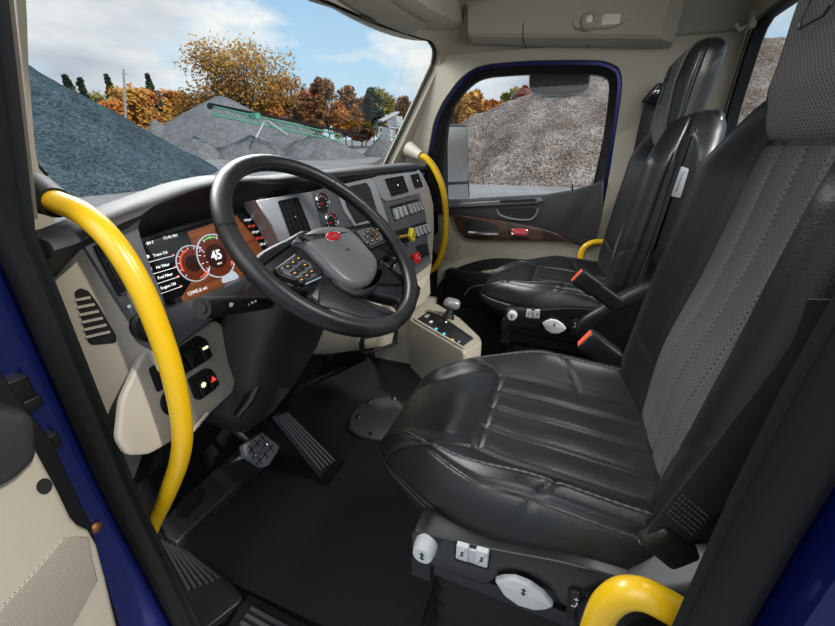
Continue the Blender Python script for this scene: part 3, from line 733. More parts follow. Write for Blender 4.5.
struct(MB().grid(rows, closed_u=True, cap0=True, cap1=True).obj('trim_5', rubber, sharp=60))
rows = [[Vector((x, jy(z) + d, z)) for x, d in ((-.86, .115), (-.905, .112), (-.93, .122), (-.985, .130), (-.985, .165), (-.86, .165))] for z in (-.15, .1, .3, .5, .7, .9, .95, 1.1, 1.3, 1.5)]
struct(MB().grid(rows, closed_u=True, cap0=True, cap1=True).obj('wall_left_front', blue))
rows = [[Vector((x, y, z)) for x, y in ((-.888, jy(z) + .006), (-.757, .80 - (z - 1.2) * .488 + .0), (-.90, .80 - (z - 1.2) * .488 + .01), (-.90, jy(z) + .10))] for z in (.965, 1.0, 1.1, 1.2, 1.3, 1.42)]
struct(MB().grid(rows, closed_u=True, cap0=True, cap1=True).obj('trim_8', beige_light))
def by(z): return -.153 - (.07 * (z - .86) if z > .86 else 0)
rows = []
for z in (-.10, .2, .5, .8, .9, 1.0, 1.2, 1.5):
    y = by(z)
    rows.append([Vector((x, y + d, z)) for x, d in ((-.885, -.040), (-.888, -.004), (-.894, -.001), (-.896, -.008), (-.905, -.010), (-.916, -.016), (-.922, -.026), (-.920, -.036), (-.905, -.042), (-.887, -.045))])
struct(MB().grid(rows, closed_u=True, cap0=True, cap1=True).obj('trim_6', rubber, sharp=60))
rows = [[Vector((x, by(z) + d, z)) for x, d in ((-.89, -.043), (-.908, -.038), (-.94, -.048), (-.955, -.070), (-.955, -.40), (-.89, -.40))] for z in (-.15, .2, .5, .8, .9, 1.2, 1.5)]
struct(MB().grid(rows, closed_u=True, cap0=True, cap1=True).obj('wall_left_rear', blue))
struct(MB().box((-.90, .25, -.06), (.06, .56, .05)).obj('trim_7', blue))
struct(MB().box((-.835, .40, -.055), (.085, .74, .045)).obj('trim_9', rubber))
# open driver door (lower left corner)
dd = thing('door_1', 'open driver door with beige panel and black armrest in the lower left corner', 'door', (-1.0, .68, .5)); dd['kind'] = 'structure'
df = Fr((-1.0, .665, .5), (1, 0, 0), (0, 0, 1))
def dq(L): return df.pxs(L)
MB().prism(df, dq([(-60, 420), (0, 470), (24, 430), (40, 455), (60, 492), (72, 518), (80, 527), (90, 531), (98, 545), (106, 575), (118, 626), (128, 700), (-60, 700)]), -.05, 0, .008).obj('inner_panel', beige, dd)
MB().prism(df, rpoly(dq([(-60, 395), (0, 404), (14, 406), (21, 414), (23, 452), (0, 474), (-60, 500)]), .01), -.02, .04, .015).obj('armrest', softdash, dd)
MB().prism(df, dq([(-40, 665), (0, 607), (30, 575), (62, 538), (76, 536), (88, 537), (92, 560), (97, 580), (72, 626), (40, 690)]), -.01, .004, .003).obj('speaker_grille', speaker, dd)
MB().prism(df, circle(*df.px(44, 486), .0085, 20, .013), -.001, .0025, 0).obj('screw_recess', darkgap, dd)
MB().prism(df, dq([(-60, 330), (0, 345), (35, 400), (72, 450), (96, 505), (108, 530), (118, 570), (138, 640), (150, 700), (-60, 700)]), -.075, -.045, .004).obj('door_shell', satin, dd)
MB().prism(df, dq([(-60, 250), (0, 270), (8, 300), (0, 340), (-60, 320)]), -.10, -.05, .004).obj('outer_skin', blue, dd)
hg = Fr((-.99, .76, .6), (1, 0, 0), (0, 0, 1))
h_ = MB()
for (u, v, w_, h2) in ((18, 388, .013, .020), (30, 402, .012, .01), (50, 440, .010, .014)):
    a_, b_ = hg.px(u, v); h_.prism(hg, rpoly(rect(a_ - w_, b_ - h2, a_ + w_, b_ + h2), .004), -.02, .012, .003)
h_.obj('hinge', blackpl, dd)
a_, b_ = hg.px(95, 527); MB().lathe(hg.sub(a_, b_), [(.010, 0), (.010, .006), (.004, .010)]).obj('check_strap_bolt', mat('coppery_bolt', (.35, .16, .06), .4, metal=.8), dd)

# sill plates and tray
zf = Fr((0, 0, .0), (1, 0, 0), (0, 1, 0))
def zpoly(L, z): f = Fr((0, 0, z), (1, 0, 0), (0, 1, 0)); return f.pxs(L)
s1 = thing('sill_plate', 'dark ridged sill plate at the foot of the yellow grab handle', 'sill plate', (-.80, .8, 0))
P1 = zpoly([(150, 530), (158, 529), (188, 548), (215, 568), (228, 576), (242, 597), (238, 603), (206, 628), (190, 626), (170, 600), (150, 560)], .012)
MB().prism(zf, P1, -.03, .012, .004).obj('plate', sillm, s1)
rb = MB()
for k in range(7):
    a_ = zpoly([(157 + 4.6 * k, 538 + 2.2 * k)], .013)[0]; b_ = zpoly([(183 + 6.0 * k, 592 - 2.2 * k)], .013)[0]
    rb.bar((a_[0], a_[1], .013), (b_[0], b_[1], .013), .006, .008)
rb.obj('ridges', mat('ridge_plastic', (.045, .045, .047), .4), s1)
s2 = thing('sill_plate', 'dark ridged sill plate at the bottom edge of the photo inside the driver doorway', 'sill plate', (-.82, .35, 0))
P2 = [(-.770, .615), (-.785, .10), (-.90, .10), (-.90, .60), (-.80, .62)]
MB().prism(zf, P2, -.03, .012, .004).obj('plate', sillm, s2)
rb = MB()
for k in range(6):
    x = -.797 - k * .0165; rb.bar((x, .585 - .0 * k, .014), (x - .012, .14, .014), .0085, .010)
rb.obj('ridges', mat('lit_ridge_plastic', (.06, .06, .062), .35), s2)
tr_ = thing('storage_tray', 'grey plastic side tray with a square recess below the dash, beside the floor mat', 'tray', (-.7, 1.0, 0))
MB().prism(zf, zpoly([(160, 522), (238, 446), (262, 462), (240, 482), (176, 543), (166, 536)], .03), -.02, .03, .008).obj('tray_body', mat('mid_grey_plastic', (.035, .035, .037), .38), tr_)
MB().prism(zf, rpoly(zpoly([(176, 506), (196, 485), (206, 490), (204, 500), (186, 519), (177, 517)], .031), .02), .02, .0312, 0).obj('tray_recess', darkgap, tr_)

# ------------------------------------------------------------------ grab handles
def handle(pts, r, label, loc, cups, mount=satin, name='grab_handle'):
    T = thing(name, label, 'grab handle', loc)
    P = spline(pts, 7)
    MB().tube(P, r, 16).obj('rail', yellow, T, sharp=60)
    for a, b, r0, r1 in cups: MB().tube([a, (Vector(a) + Vector(b)) / 2, b], [r0, (r0 + r1) / 2 * .97, r1], 18).obj('mount_cup', mount, T)
    return T
xs = -.84
hp = [at(u, v, x=xs) for u, v in ((50, 200), (62, 204), (85, 215), (112, 241), (138, 282), (158, 328), (173, 375), (182, 425), (180, 458), (168, 492), (155, 520), (151, 530))]
handle(hp, .0165, 'long curved yellow grab handle in front of the driver dash', hp[-1], [(at(36, 193, x=-.835), at(56, 203, x=-.84), .030, .022)], mount=rubber)
xs = .80
hp = [at(u, v, x=xs) for u, v in ((420, 156), (427, 159), (436, 171), (443, 190), (445.5, 212), (445, 238), (440, 258), (434, 268), (428, 272))]
handle(hp, .0165, 'tall curved yellow grab handle on the passenger side of the dash', hp[-1], [(at(409, 149, x=.83), at(421, 156, x=.80), .040, .024)], mount=beige_light)
xs = -.862
hp = [at(u, v, x=xs) for u, v in ((588, 655), (596, 628), (606, 606), (622, 594), (642, 594), (664, 604), (684, 616))]
handle(hp, .0165, 'short yellow grab handle beside the driver seat base at the bottom edge', hp[0], [(at(680, 613, x=-.862), at(694, 622, x=-.862), .0175, .018)])
hp = [at(u, v, x=.82) for u, v in ((580, 262), (582, 251), (588, 244.5), (597, 242), (607, 243))]
handle(hp, .014, 'small yellow grab handle behind the passenger seat cushion near the door', hp[0], [(hp[-1], at(611, 243, x=.82), .016, .016)])

# ------------------------------------------------------------------ dashboard
D = thing('dashboard', 'wraparound dashboard with dark padded top, driver display, vents and switches', 'dashboard', (0, .7, .5))
FA = Fr((-.62, .66, .85), (1, 0, 0), (0, .22, .975))
FC = Fr((-.47, .64, .85), (.37, -.055, 0), (0, .18, .98))
FD = Fr((-.10, .585, .85), (.37, -.04, 0), (0, .14, .99))
def lerpt(x, T):
    for (a, p), (b, q) in zip(T, T[1:]):
        if x <= b:
            t = max(0, (x - a) / (b - a)); return p + (q - p) * t
    return T[-1][1]
ZC = [(-.90, .938), (-.855, .943), (-.80, .958), (-.707, .979), (-.645, .992), (-.562, 1.000), (-.50, .996), (-.42, .990), (-.28, .994), (0, .998), (.33, 1.0), (.45, .985), (.90, .965)]
YF = [(-.90, .655), (-.47, .652), (-.10, .590), (.27, .548), (.34, .58), (.42, .70), (.90, .73)]
rows = []
for i in range(70):
    x = -.885 + 1.765 * i / 69; z = lerpt(x, ZC); y = lerpt(x, YF)
    th_ = .028 if x < -.75 else .018 if x < -.5 else .026
    rows.append([Vector((x, y + a, z + b)) for a, b in ((.03, -th_ - .012), (.004, -th_), (-.010, -th_ * .6), (-.006, -.006), (.02, -.001), (.06, 0), (.12, -.020), (.20, -.050))] + [Vector((x, .96, z - .13)), Vector((x, 1.0, .80)), Vector((x, .80, .80))])
MB().grid(rows, closed_u=True, cap0=True, cap1=True).obj('top_pad', softdash, D, sharp=60)
# carcass behind the face
rows = []
for i in range(50):
    x = -.80 + 1.66 * i / 49; z = lerpt(x, ZC) - .03; y = lerpt(x, YF) + .075
    rows.append([Vector((x, y, z)), Vector((x, y - .02, .70)), Vector((x, y + .03, .56)), Vector((x, .98, .56)), Vector((x, .97, z - .14))])
MB().grid(rows, closed_u=True, cap0=True, cap1=True).obj('carcass', blackpl, D)
# driver cluster
rec = FA.pxs([(142.5, 237), (142.5, 220), (151, 204), (170, 193), (188, 187), (215, 181), (235, 181), (250, 187), (263, 205), (272, 225), (281, 248), (248, 277), (174, 307.5), (167, 302)])
outp = FA.pxs([(75, 231), (98, 224), (120, 211), (135, 204), (150, 198), (180, 186), (215, 178), (245, 179), (262, 192), (276, 212), (292, 248), (293, 262), (250, 291), (170, 350), (158, 352), (149, 346), (112, 290)])
rec = closed_resample(spline([(a, b, 0) for a, b in rec], 3, True), 120)
cc = FA.px(212, 245)
MB().ring(FA, radial(outp, cc, 160), radial(rec, cc, 160), -.06, .0, -.006).obj('cluster_panel', greydash, D)
cl = MB().prism(FA, rec, -.066, -.05).obj('cluster_recess', blackpl, D)
dcc = -.035
dsp = FA.pxs([(142, 240), (205, 219), (236, 211), (262, 204), (299, 262), (260, 277), (246, 276), (184, 305), (172, 307)], dcc)
dsp = FA.pxs([(143, 242), (258, 206), (276, 226), (301, 258), (248, 278), (176, 306)], dcc)
dis = MB().prism(FA, rpoly(dsp, .012), -.05, dcc, .002).obj('driver_display', scr_black, D, label='lit driver display with round dials and the number 45')
def dpx2(L, c=dcc): return FA.pxs(L, c)
MB().prism(FA, dpx2([(187, 232), (245, 212.5), (262, 232), (277, 262), (248, 275), (184, 302), (181, 298), (190, 284), (196, 268), (195, 252)]), dcc - .001, dcc + .0006).obj('copper_background', scr_copper, dis)
def dial(u, v, r, ri):
    a_, b_ = FA.px(u, v, dcc); f = FA.sub(a_, b_, dcc + .0008)
    o = MB().lathe(f, [(r, 0), (r, .0006)], 36).obj('dial_face', scr_dial, dis)
    MB().tube([f.p(r * math.cos(t), r * math.sin(t), .0008) for t in [2 * math.pi * (k + 3) / 44 for k in range(39)]], r * .035, 6).obj('dial_ring', scr_ring, o)
    MB().lathe(f, [(ri, .0006), (ri, .0010)], 30).obj('dial_core', scr_core, o)
    tk = MB()
    for k in range(11):
        t = math.radians(215 - 25 * k); tk.bar(f.p(r * .80 * math.cos(t), r * .80 * math.sin(t), .0012), f.p(r * .93 * math.cos(t), r * .93 * math.sin(t), .0012), r * .03, .0004, FA.n)
    tk.obj('dial_ticks', scr_white, o)
    return f, o
f2, o2 = dial(193.0, 263.5, .036, .017)
P = [f2.p(.028 * math.cos(t), .028 * math.sin(t), .0012) for t in [math.radians(k) for k in range(95, 200, 8)]]
MB().tube(P, .0018, 5).obj('red_arc', scr_red, o2)
P = [f2.p(.031 * math.cos(t), .031 * math.sin(t), .0012) for t in [math.radians(k) for k in range(275, 320, 8)]]
MB().tube(P, .0018, 5).obj('red_arc', scr_red, o2)
f1, o1 = dial(216, 256, .046, .026)
text('45', 'speed_number', f1.sub(0, .001, .0014), .027, scr_white, o1, bold=.0008)
text('MPH', 'speed_unit', f1.sub(0, -.017, .0014), .006, scr_white, o1)
MB().tube([f1.p(.040 * math.cos(t), .040 * math.sin(t), .0014) for t in [math.radians(k) for k in range(70, 118, 6)]], .0016, 5).obj('green_arc', scr_green, o1)
MB().tube([f1.p(.040 * math.cos(t), .040 * math.sin(t), .0014) for t in [math.radians(k) for k in range(-45, -5, 6)]], .0016, 5).obj('red_arc', scr_red, o1)
# left column of read-outs
for k, (u, v, s_) in enumerate(((160, 254, 'Trans Oil'), (162.5, 266, 'Air Filter'), (165, 276, 'Fuel Filter'), (168, 286, 'Engine Oil'))):
    a_, b_ = FA.px(u, v, dcc); text(s_, 'display_text', FA.sub(a_, b_, dcc + .0008), .0075, scr_white, dis)
    pass
    MB().bar(FA.p(a_ - .026, b_ - .009, dcc + .0008), FA.p(a_ + .026, b_ - .009, dcc + .0008), .0009, .0004, FA.n).obj('display_bar', scr_white, dis)
    MB().bar(FA.p(a_ + .021, b_ - .007, dcc + .0009), FA.p(a_ + .026, b_ - .007, dcc + .0009), .002, .0004, FA.n).obj('display_marker', scr_red, dis)
    MB().prism(FA, circle(a_ - .024, b_ + .001, .003, 12), dcc, dcc + .0008).obj('display_icon', scr_white, dis)
a_, b_ = FA.px(170, 237, dcc); text('12:45 PM', 'display_text', FA.sub(a_, b_, dcc + .0008), .008, scr_white, dis)
a_, b_ = FA.px(150, 243, dcc); text('84 F', 'display_text', FA.sub(a_, b_, dcc + .0008), .008, scr_white, dis)
a_, b_ = FA.px(197, 291, dcc); text('12945.6 mi', 'display_text', FA.sub(a_, b_, dcc + .0012), .0105, scr_white, dis)
for k in range(5):
    a_, b_ = FA.px(247 + k * 3.9, 220 + k * 6, dcc)
    text('%d psi' % (118 + 3 * k), 'display_text', FA.sub(a_, b_, dcc + .0016), .008, scr_red if k in (1, 3) else scr_white, dis)
MB().prism(FA, dpx2([(236, 215.5), (257, 208), (275, 226), (300, 258), (274, 268), (258, 242)]), dcc - .001, dcc + .0009).obj('dark_sidebar', scr_black, dis)
MB().prism(FA, rpoly(dpx2([(221, 284), (222, 274), (228, 270), (234, 271), (240, 278)]), .01), dcc, dcc + .0012).obj('road_picture', scr_ring, dis)
# narrow vent at the left, light switch
def vent(fr, P, parent, nh, nv, depth=.012, name='air_vent', mtl=blackpl, c=.0, knob=True):
    """P: four px corners tl, tr, br, bl on the frame"""
    q = [Vector(fr.px(u, v, c)) for u, v in P]
    o = MB().ring(fr, rpoly([tuple(p) for p in q], .006), inset(rpoly([tuple(p) for p in q], .006), .0028), c - .01, c + .004, c + .003).obj(name, mtl, parent)
    MB().prism(fr, [tuple(p) for p in q], c - .008, c + .0004).obj('vent_cavity', darkgap, o)
    s_ = MB()
    L = lambda a, b: (q[0] * (1 - a) + q[1] * a) * (1 - b) + (q[3] * (1 - a) + q[2] * a) * b
    for k in range(nh):
        t = (k + 1) / (nh + 1); p0, p1 = L(.04, t), L(.96, t); s_.bar(fr.p(p0.x, p0.y, c + .0015), fr.p(p1.x, p1.y, c + .0015), .0032, .003, fr.n)
    for k in range(nv):
        t = (k + 1) / (nv + 1); p0, p1 = L(t, .03), L(t, .97); s_.bar(fr.p(p0.x, p0.y, c + .001), fr.p(p1.x, p1.y, c + .001), .0022, .003, fr.n)
    s_.obj('vent_slats', satin if mtl is blackpl else mtl, o)
    if knob:
        p0 = L(.5, .48); MB().lathe(fr.sub(p0.x, p0.y, c + .002), [(.004, 0), (.004, .004), (.002, .006)], 12).obj('vent_tab', chrome, o)
    return o
vent(FA, [(93, 246), (103, 242), (129, 292), (118, 296)], D, 2, 1, knob=False)
a_, b_ = FA.px(146, 326); f = FA.sub(a_, b_)
lp_ = MB().prism(FA, rpoly(FA.pxs([(126, 305), (133, 300), (160, 335), (170, 349), (158, 352), (143, 343)]), .03), -.02, .004, .003).obj('light_switch_plate', greydash, D)
k_ = MB().lathe(f, [(.027, .0), (.027, .008), (.021, .010), (.020, .020), (.017, .022)]).obj('light_switch_knob', blackpl, lp_)
a_, b_ = FA.px(129, 306.5, .004); MB().lathe(FA.sub(a_, b_, .004), [(.003, 0), (.003, .001)], 10).lathe(FA.sub(a_ + .012, b_ + .002, .004), [(.003, 0), (.003, .001)], 10).obj('switch_symbol', whitemark, lp_)
a0, b0 = FA.px(76, 236), FA.px(134, 217)
MB().bar(FA.p(*a0, .004), FA.p(*b0, .004), .006, .004, FA.n).obj('silver_strip', chrome, D)
# left end cap (beige, faces the doorway) with the slotted side vent
E0 = at(75, 231, y=.655); 
FE = Fr((-.815, .655, .75), (.56, -.83, 0), (0, 0, 1))
endp = FE.pxs([(48, 247), (58, 238), (75, 230), (100, 268), (128, 312), (150, 345), (162, 372), (150, 440), (136, 452), (118, 453), (104, 425), (80, 372), (50, 300)])
eo = MB().prism(FE, endp, -.010, 0, .004).obj('end_cap', beige, D)
sv = FE.pxs([(74, 292), (80, 288), (88, 291), (97, 303), (116, 336), (116, 343), (92, 345), (88, 342)], .001)
svo = MB().prism(FE, rpoly(sv, .004), -.001, .0012, 0).obj('side_vent', darkgap, eo)
sl_ = MB()
for k in range(6):
    t = (k + 1) / 7; u0 = 75 + 14 * t; v0 = 291 + 52 * t; u1 = 86 + 28 * t ** .9; v1 = 289 + 48 * t
    p0, p1 = FE.px(u0, v0 + 1), FE.px(u1, v1 + 1); sl_.bar(FE.p(*p0, .002), FE.p(*p1, .002), .0038, .004, FE.n)
sl_.obj('vent_slats', beige, svo)
# lower beige driver panel with the switch openings
FB = Fr((-.76, .640, .66), (1, 0, 0), (0, .10, .99))
lowp = FB.pxs([(150, 345), (160, 352), (172, 350), (214, 320), (222, 323), (230, 350), (237, 378), (234, 392), (222, 403), (196, 428), (150, 455), (128, 456), (118, 440), (122, 400), (140, 360)])
lb = MB().prism(FB, rpoly(lowp, .01), -.012, 0, .006).obj('switch_panel', beige, D)
for pts in ([(148, 369), (197, 335), (207, 340), (211, 358), (172, 382), (157, 393)], [(187, 379), (204, 368), (212, 369), (217, 388), (200, 400), (194, 399)]):
    MB().prism(FB, rpoly(FB.pxs(pts), .006), -.002, .0012, 0).obj('switch_opening', darkgap, lb)
def rocker(fr, P, parent, m_=satin, sym=None, c=.0, h=.010, name='rocker_switch'):
    q = fr.pxs(P, c); o = MB().prism(fr, rpoly(q, .002), c - .002, c + h, .003).obj(name, m_, parent)
    if sym:
        ce = Vector((sum(p[0] for p in q) / 4, sum(p[1] for p in q) / 4))
        if sym[1] == 'tri': S = [(ce.x - .006, ce.y), (ce.x + .006, ce.y), (ce.x, ce.y + .011)]
        elif sym[1] == 'sun':
            S = []
            for k in range(16):
                r_ = .0065 if k % 2 == 0 else .0035; S.append((ce.x + r_ * math.cos(k * math.pi / 8), ce.y + .006 + r_ * math.sin(k * math.pi / 8)))
        else: S = [(ce.x - .006, ce.y + .004), (ce.x + .006, ce.y + .004), (ce.x + .006, ce.y + .009), (ce.x - .006, ce.y + .009)]
        MB().prism(fr, S, c + h - .0005, c + h + .0008).obj('symbol', sym[0], o)
    return o
for P_, sy in (([(156, 372), (165, 366), (172, 382), (164, 388)], (litwhite, 'sun')), ([(170, 362), (178, 356), (187, 370), (179, 376)], None), ([(180, 353), (190, 346), (198, 361), (190, 368)], None), ([(194, 345), (203, 340), (210, 355), (203, 361)], (litwhite, 'box')),
             ([(193, 382), (201, 377), (208, 391), (201, 397)], (litwhite, 'sun')), ([(203, 376), (211, 371), (217, 384), (210, 390)], (litred, 'tri'))):
    rocker(FB, P_, lb, blackpl, sy)
a_, b_ = FB.px(171, 402); MB().prism(FB, circle(a_, b_, .020, 24, .026), -.002, .002, .001).obj('round_plug', blackpl, lb)
a_, b_ = FB.px(199, 420); MB().tube([FB.p(a_ - .03, b_ - .015, .0), FB.p(a_ + .015, b_ + .008, .01)], .004, 8).obj('release_lever', beige_light, lb)
# dark knee panels under the dash
rows = []
for x in (-.82, -.70, -.56, -.30, -.05, .10):
    rows.append([Vector((x, y, z)) for y, z in ((.67, .60), (.74, .48), (.84, .34), (.94, .25), (.99, .60))])
MB().grid(rows, closed_u=True, cap0=True, cap1=True).obj('knee_panel', blackpl, D)

# centre section: silver vent panel, gauges, screen
sp_ = MB().prism(FC, FC.pxs([(255, 200), (311, 191.5), (318, 212), (330, 262), (286, 258), (272, 226)]), -.05, 0, .003).obj('silver_vent_panel', silver, D)
vent(FC, [(278, 201), (297, 197), (311, 232), (292, 240)], sp_, 5, 3, c=.0005)
gp_ = MB().prism(FC, FC.pxs([(311, 191.5), (376, 176), (388, 210), (396, 270), (372, 292), (330, 270), (319, 220)]), -.05, -.004, .003).obj('gauge_panel', greydash, D)
def gauge(fr, u, v, parent, r=.027, c=-.004):
    a_, b_ = fr.px(u, v, c); f = fr.sub(a_, b_, c)
    o = MB().lathe(f, [(r, 0), (r, .005), (r * .93, .006), (r * .86, .004), (r * .85, .001)], 32).obj('gauge', chrome, parent)
    MB().lathe(f, [(r * .86, .0), (r * .86, .0022)], 30).obj('gauge_face', gaugeface, o)
    tk = MB()
    for k in range(9):
        t = math.radians(210 - 30 * k); tk.bar(f.p(r * .58 * math.cos(t), r * .58 * math.sin(t), .0026), f.p(r * .76 * math.cos(t), r * .76 * math.sin(t), .0026), r * .09, .0005, f.n)
    tk.obj('gauge_ticks', whitemark, o)
    MB().tube([f.p(r * .72 * math.cos(t), r * .72 * math.sin(t), .0028) for t in [math.radians(k) for k in range(20, 75, 9)]], r * .06, 5).obj('red_arc', redp, o)
    MB().bar(f.p(0, 0, .0034), f.p(-r * .5, -r * .12, .0034), r * .12, .0005, f.n).obj('needle', redp, o)
    return o
for u, v in ((322, 203), (331, 222), (340, 241)): gauge(FC, u, v, gp_)
gauge(FC, 390, 263, gp_, .026)
MB().prism(FC, rpoly(FC.pxs([(334, 186), (372, 177.5), (378, 192), (388, 222), (358, 232), (344, 212)]), .008), -.01, .003, .003).obj('screen_bezel', silver, gp_)
MB().prism(FC, rpoly(FC.pxs([(342, 188), (366, 182.5), (370, 188), (379, 217), (356, 224), (346, 206)], .003), .006), .0, .0038, 0).obj('centre_screen', mat('dark_grey_screen', (.035, .037, .042), .15), gp_)

# right stack
st = MB().prism(FD, FD.pxs([(373, 175), (418, 167), (424, 172), (431, 187), (435.5, 205), (436, 230), (434, 262), (430, 290), (424, 306), (398, 322), (390, 300), (385, 255), (378, 210)]), -.16, -.006, .012).obj('stack_shell', beige, D, label='beige shell of the switch stack')
su = MB().prism(FD, rpoly(FD.pxs([(372, 178), (380, 173.5), (412, 168), (419, 170), (425, 187), (421, 193.5), (386, 202), (381, 198)]), .006), -.02, .004, .004).obj('silver_vent_panel', silver, D)
vent(FD, [(384.5, 179), (402, 175.5), (408, 192), (391.5, 196.5)], su, 4, 2, c=.0045)
vent(FD, [(410.5, 175), (417.5, 173.3), (422.5, 187), (415, 189)], su, 4, 1, c=.0045)
MB().bar(FD.p(*FD.px(408, 171), .004), FD.p(*FD.px(415, 169.8), .004), .007, .003, FD.n).obj('yellow_label', yknob, su)
sw_ = MB().prism(FD, rpoly(FD.pxs([(383, 203), (420, 195), (426, 215), (428, 243), (432, 263), (404, 285), (392, 270), (388, 240)]), .008), -.02, .001, .003).obj('switch_stack_panel', greydash, D)
def rowsw(q, n, mtl=silver):
    tl, tr, br, bl = [Vector(p) for p in q]
    MB().prism(FD, rpoly(FD.pxs([tuple(p) for p in (tl, tr, br, bl)]), .003), .0, .003, 0).obj('switch_frame', blackpl, sw_)
    for k in range(n):
        a, b = (k + .25) / (n + .2), (k + .88) / (n + .2)
        P = [tl.lerp(tr, a).lerp(bl.lerp(br, a), .22), tl.lerp(tr, b).lerp(bl.lerp(br, b), .22), tl.lerp(tr, b).lerp(bl.lerp(br, b), .92), tl.lerp(tr, a).lerp(bl.lerp(br, a), .92)]
        o = rocker(FD, [tuple(p) for p in P], sw_, knobgrey, None, .002, .012)
rowsw([(389.5, 206), (403, 202.5), (408.5, 215), (394, 221.5)], 3)
rowsw([(404, 202), (417, 199), (424, 210), (409.5, 215.5)], 4)
rowsw([(410, 226), (425, 221.5), (431, 232), (416, 238)], 4)
MB().prism(FD, rpoly(FD.pxs([(394, 231), (409, 227), (413, 240), (398, 245)]), .006), 0, .0025, 0).obj('knob_recess', darkgap, sw_)
a_, b_ = FD.px(399, 237); p0 = FD.p(a_, b_, 0); a_, b_ = FD.px(411, 235, .035)
MB().tube([p0, FD.p(a_, b_, .035)], .008, 12).obj('yellow_knob_shaft', brass, sw_)
yk = MB().prism(FD, rpoly([(a_ - .022, b_), (a_, b_ - .028), (a_ + .022, b_), (a_, b_ + .028)], .006), .032, .046, .004).obj('parking_brake_knob', yknob, sw_, label='yellow diamond brake knob')
text('PARKING', 'knob_lettering', FD.sub(a_, b_ + .003, .0462), .006, blackmark, yk)
text('BRAKE', 'knob_lettering', FD.sub(a_, b_ - .006, .0462), .006, blackmark, yk)
MB().prism(FD, rpoly(FD.pxs([(415.5, 246), (426, 243), (429, 255), (418, 259.5)]), .003), 0, .002, 0).obj('cubby', darkgap, sw_)
a_, b_ = FD.px(410, 256); p0 = FD.p(a_, b_, 0); a_, b_ = FD.px(416.8, 258, .035)
MB().tube([p0, FD.p(a_, b_, .035)], .006, 10).obj('red_knob_shaft', redp, sw_)
oc8 = [((a_ + .0215 * math.cos((k + .5) * math.pi / 4)), (b_ + .0235 * math.sin((k + .5) * math.pi / 4))) for k in range(8)]
rk = MB().prism(FD, oc8, .028, .044, .005).obj('trailer_air_knob', redp, sw_, label='red octagonal air knob')
text('AIR', 'knob_lettering', FD.sub(a_, b_, .0442), .008, whitemark, rk)
MB().prism(FD, rpoly(FD.pxs([(404, 292), (430, 275), (431, 294), (424, 303), (408, 314)]), .006), -.01, -.001, .004).obj('lower_door', beige_light, D)
# lower centre beige cover
rows = []
for x, y0, zt, zb in ((-.42, .68, .60, .50), (-.36, .655, .60, .475), (-.28, .635, .60, .435), (-.20, .62, .60, .405), (-.12, .605, .60, .375), (-.04, .60, .60, .345), (.04, .595, .60, .31), (.12, .59, .60, .29), (.20, .585, .62, .32), (.30, .585, .62, .36)):
    rows.append([Vector((x, y, z)) for y, z in ((y0 + .01, zt + .05), (y0 - .02, zt - .03), (y0 - .025, (zt + zb) / 2), (y0 + .0, zb + .012), (y0 + .04, zb), (y0 + .20, zb + .04), (y0 + .20, zt))])
MB().grid(rows, closed_u=True, cap0=True, cap1=True).obj('lower_cover', beige, D, sharp=60)
FL = Fr((-.05, .576, .42), (1, -.06, 0), (0, .02, 1))
fl = FL.pxs([(364, 338), (398, 330), (397, 344), (376, 352), (364, 354)])
MB().ring(FL, rpoly(fl, .006), inset(rpoly(fl, .006), .0018), -.02, .001).obj('cover_door_seam', darkgap, D)
#PART4
# ------------------------------------------------------------------ steering wheel and column
n_ = Vector((-.0285, -.6955, .718)).normalized()
WC = Vector((-.5013, .457, .8703)); wu = Vector((0, 0, 1)).cross(n_).normalized(); WF = Fr(WC, wu, n_.cross(wu))
SWT = thing('steering_wheel', 'black leather steering wheel with red oval badge and four spokes', 'steering wheel', WC)
RR, rr = .2195, .0172
MB().tube([WF.p(RR * math.cos(t), RR * math.sin(t)) for t in [2 * math.pi * k / 120 for k in range(120)]], rr, 18, closed=True).obj('rim', rimleather, SWT, sharp=180)
for deg in (158, 40, 262, 342):
    t = math.radians(deg); ce = WF.p(RR * math.cos(t), RR * math.sin(t)); ra = (WF.u * math.cos(t) + WF.v * math.sin(t))
    MB().tube([ce + (ra * math.cos(a) + WF.n * math.sin(a)) * (rr + .0002) for a in [2 * math.pi * k / 24 for k in range(24)]], .0007, 5, closed=True).obj('rim_seam', darkgap, SWT)
s_ = MB()
for k in range(230):
    t = 2 * math.pi * k / 230; t2 = t + .012
    q0 = WF.p((RR - rr * .93) * math.cos(t), (RR - rr * .93) * math.sin(t), .0075); q1 = WF.p((RR - rr * .93) * math.cos(t2), (RR - rr * .93) * math.sin(t2), .0045)
    s_.bar(q0, q1, .0009, .0009, WF.n)
s_.obj('rim_stitching', stitch, SWT)
def wpoly(L, c, r=.01): return rpoly(spline_poly(WF.pxs(L, c)), r)
def spline_poly(P): return [(q.x, q.y) for q in spline([(a, b, 0) for a, b in P], 3, True)]
sp_m = satin
MB().prism(WF, wpoly([(251, 262), (262, 250), (285, 239), (308, 230), (327, 258), (325, 272), (308, 291), (288, 288), (266, 276), (253, 274)], -.012, .003), -.034, -.008, .010).obj('spoke', sp_m, SWT)
MB().prism(WF, wpoly([(340, 228), (356, 225), (372, 222.5), (386, 228), (397, 247), (398, 262), (388, 256), (380, 262), (370, 262), (352, 240)], -.012, .003), -.034, -.008, .010).obj('spoke', sp_m, SWT)
lA = MB().prism(WF, wpoly([(306, 292), (320, 268), (345, 284), (364, 299), (392, 311), (402, 320), (385, 330), (355, 326), (325, 312), (314, 303)], -.018, .003), -.036, -.012, .010).obj('spoke', sp_m, SWT)
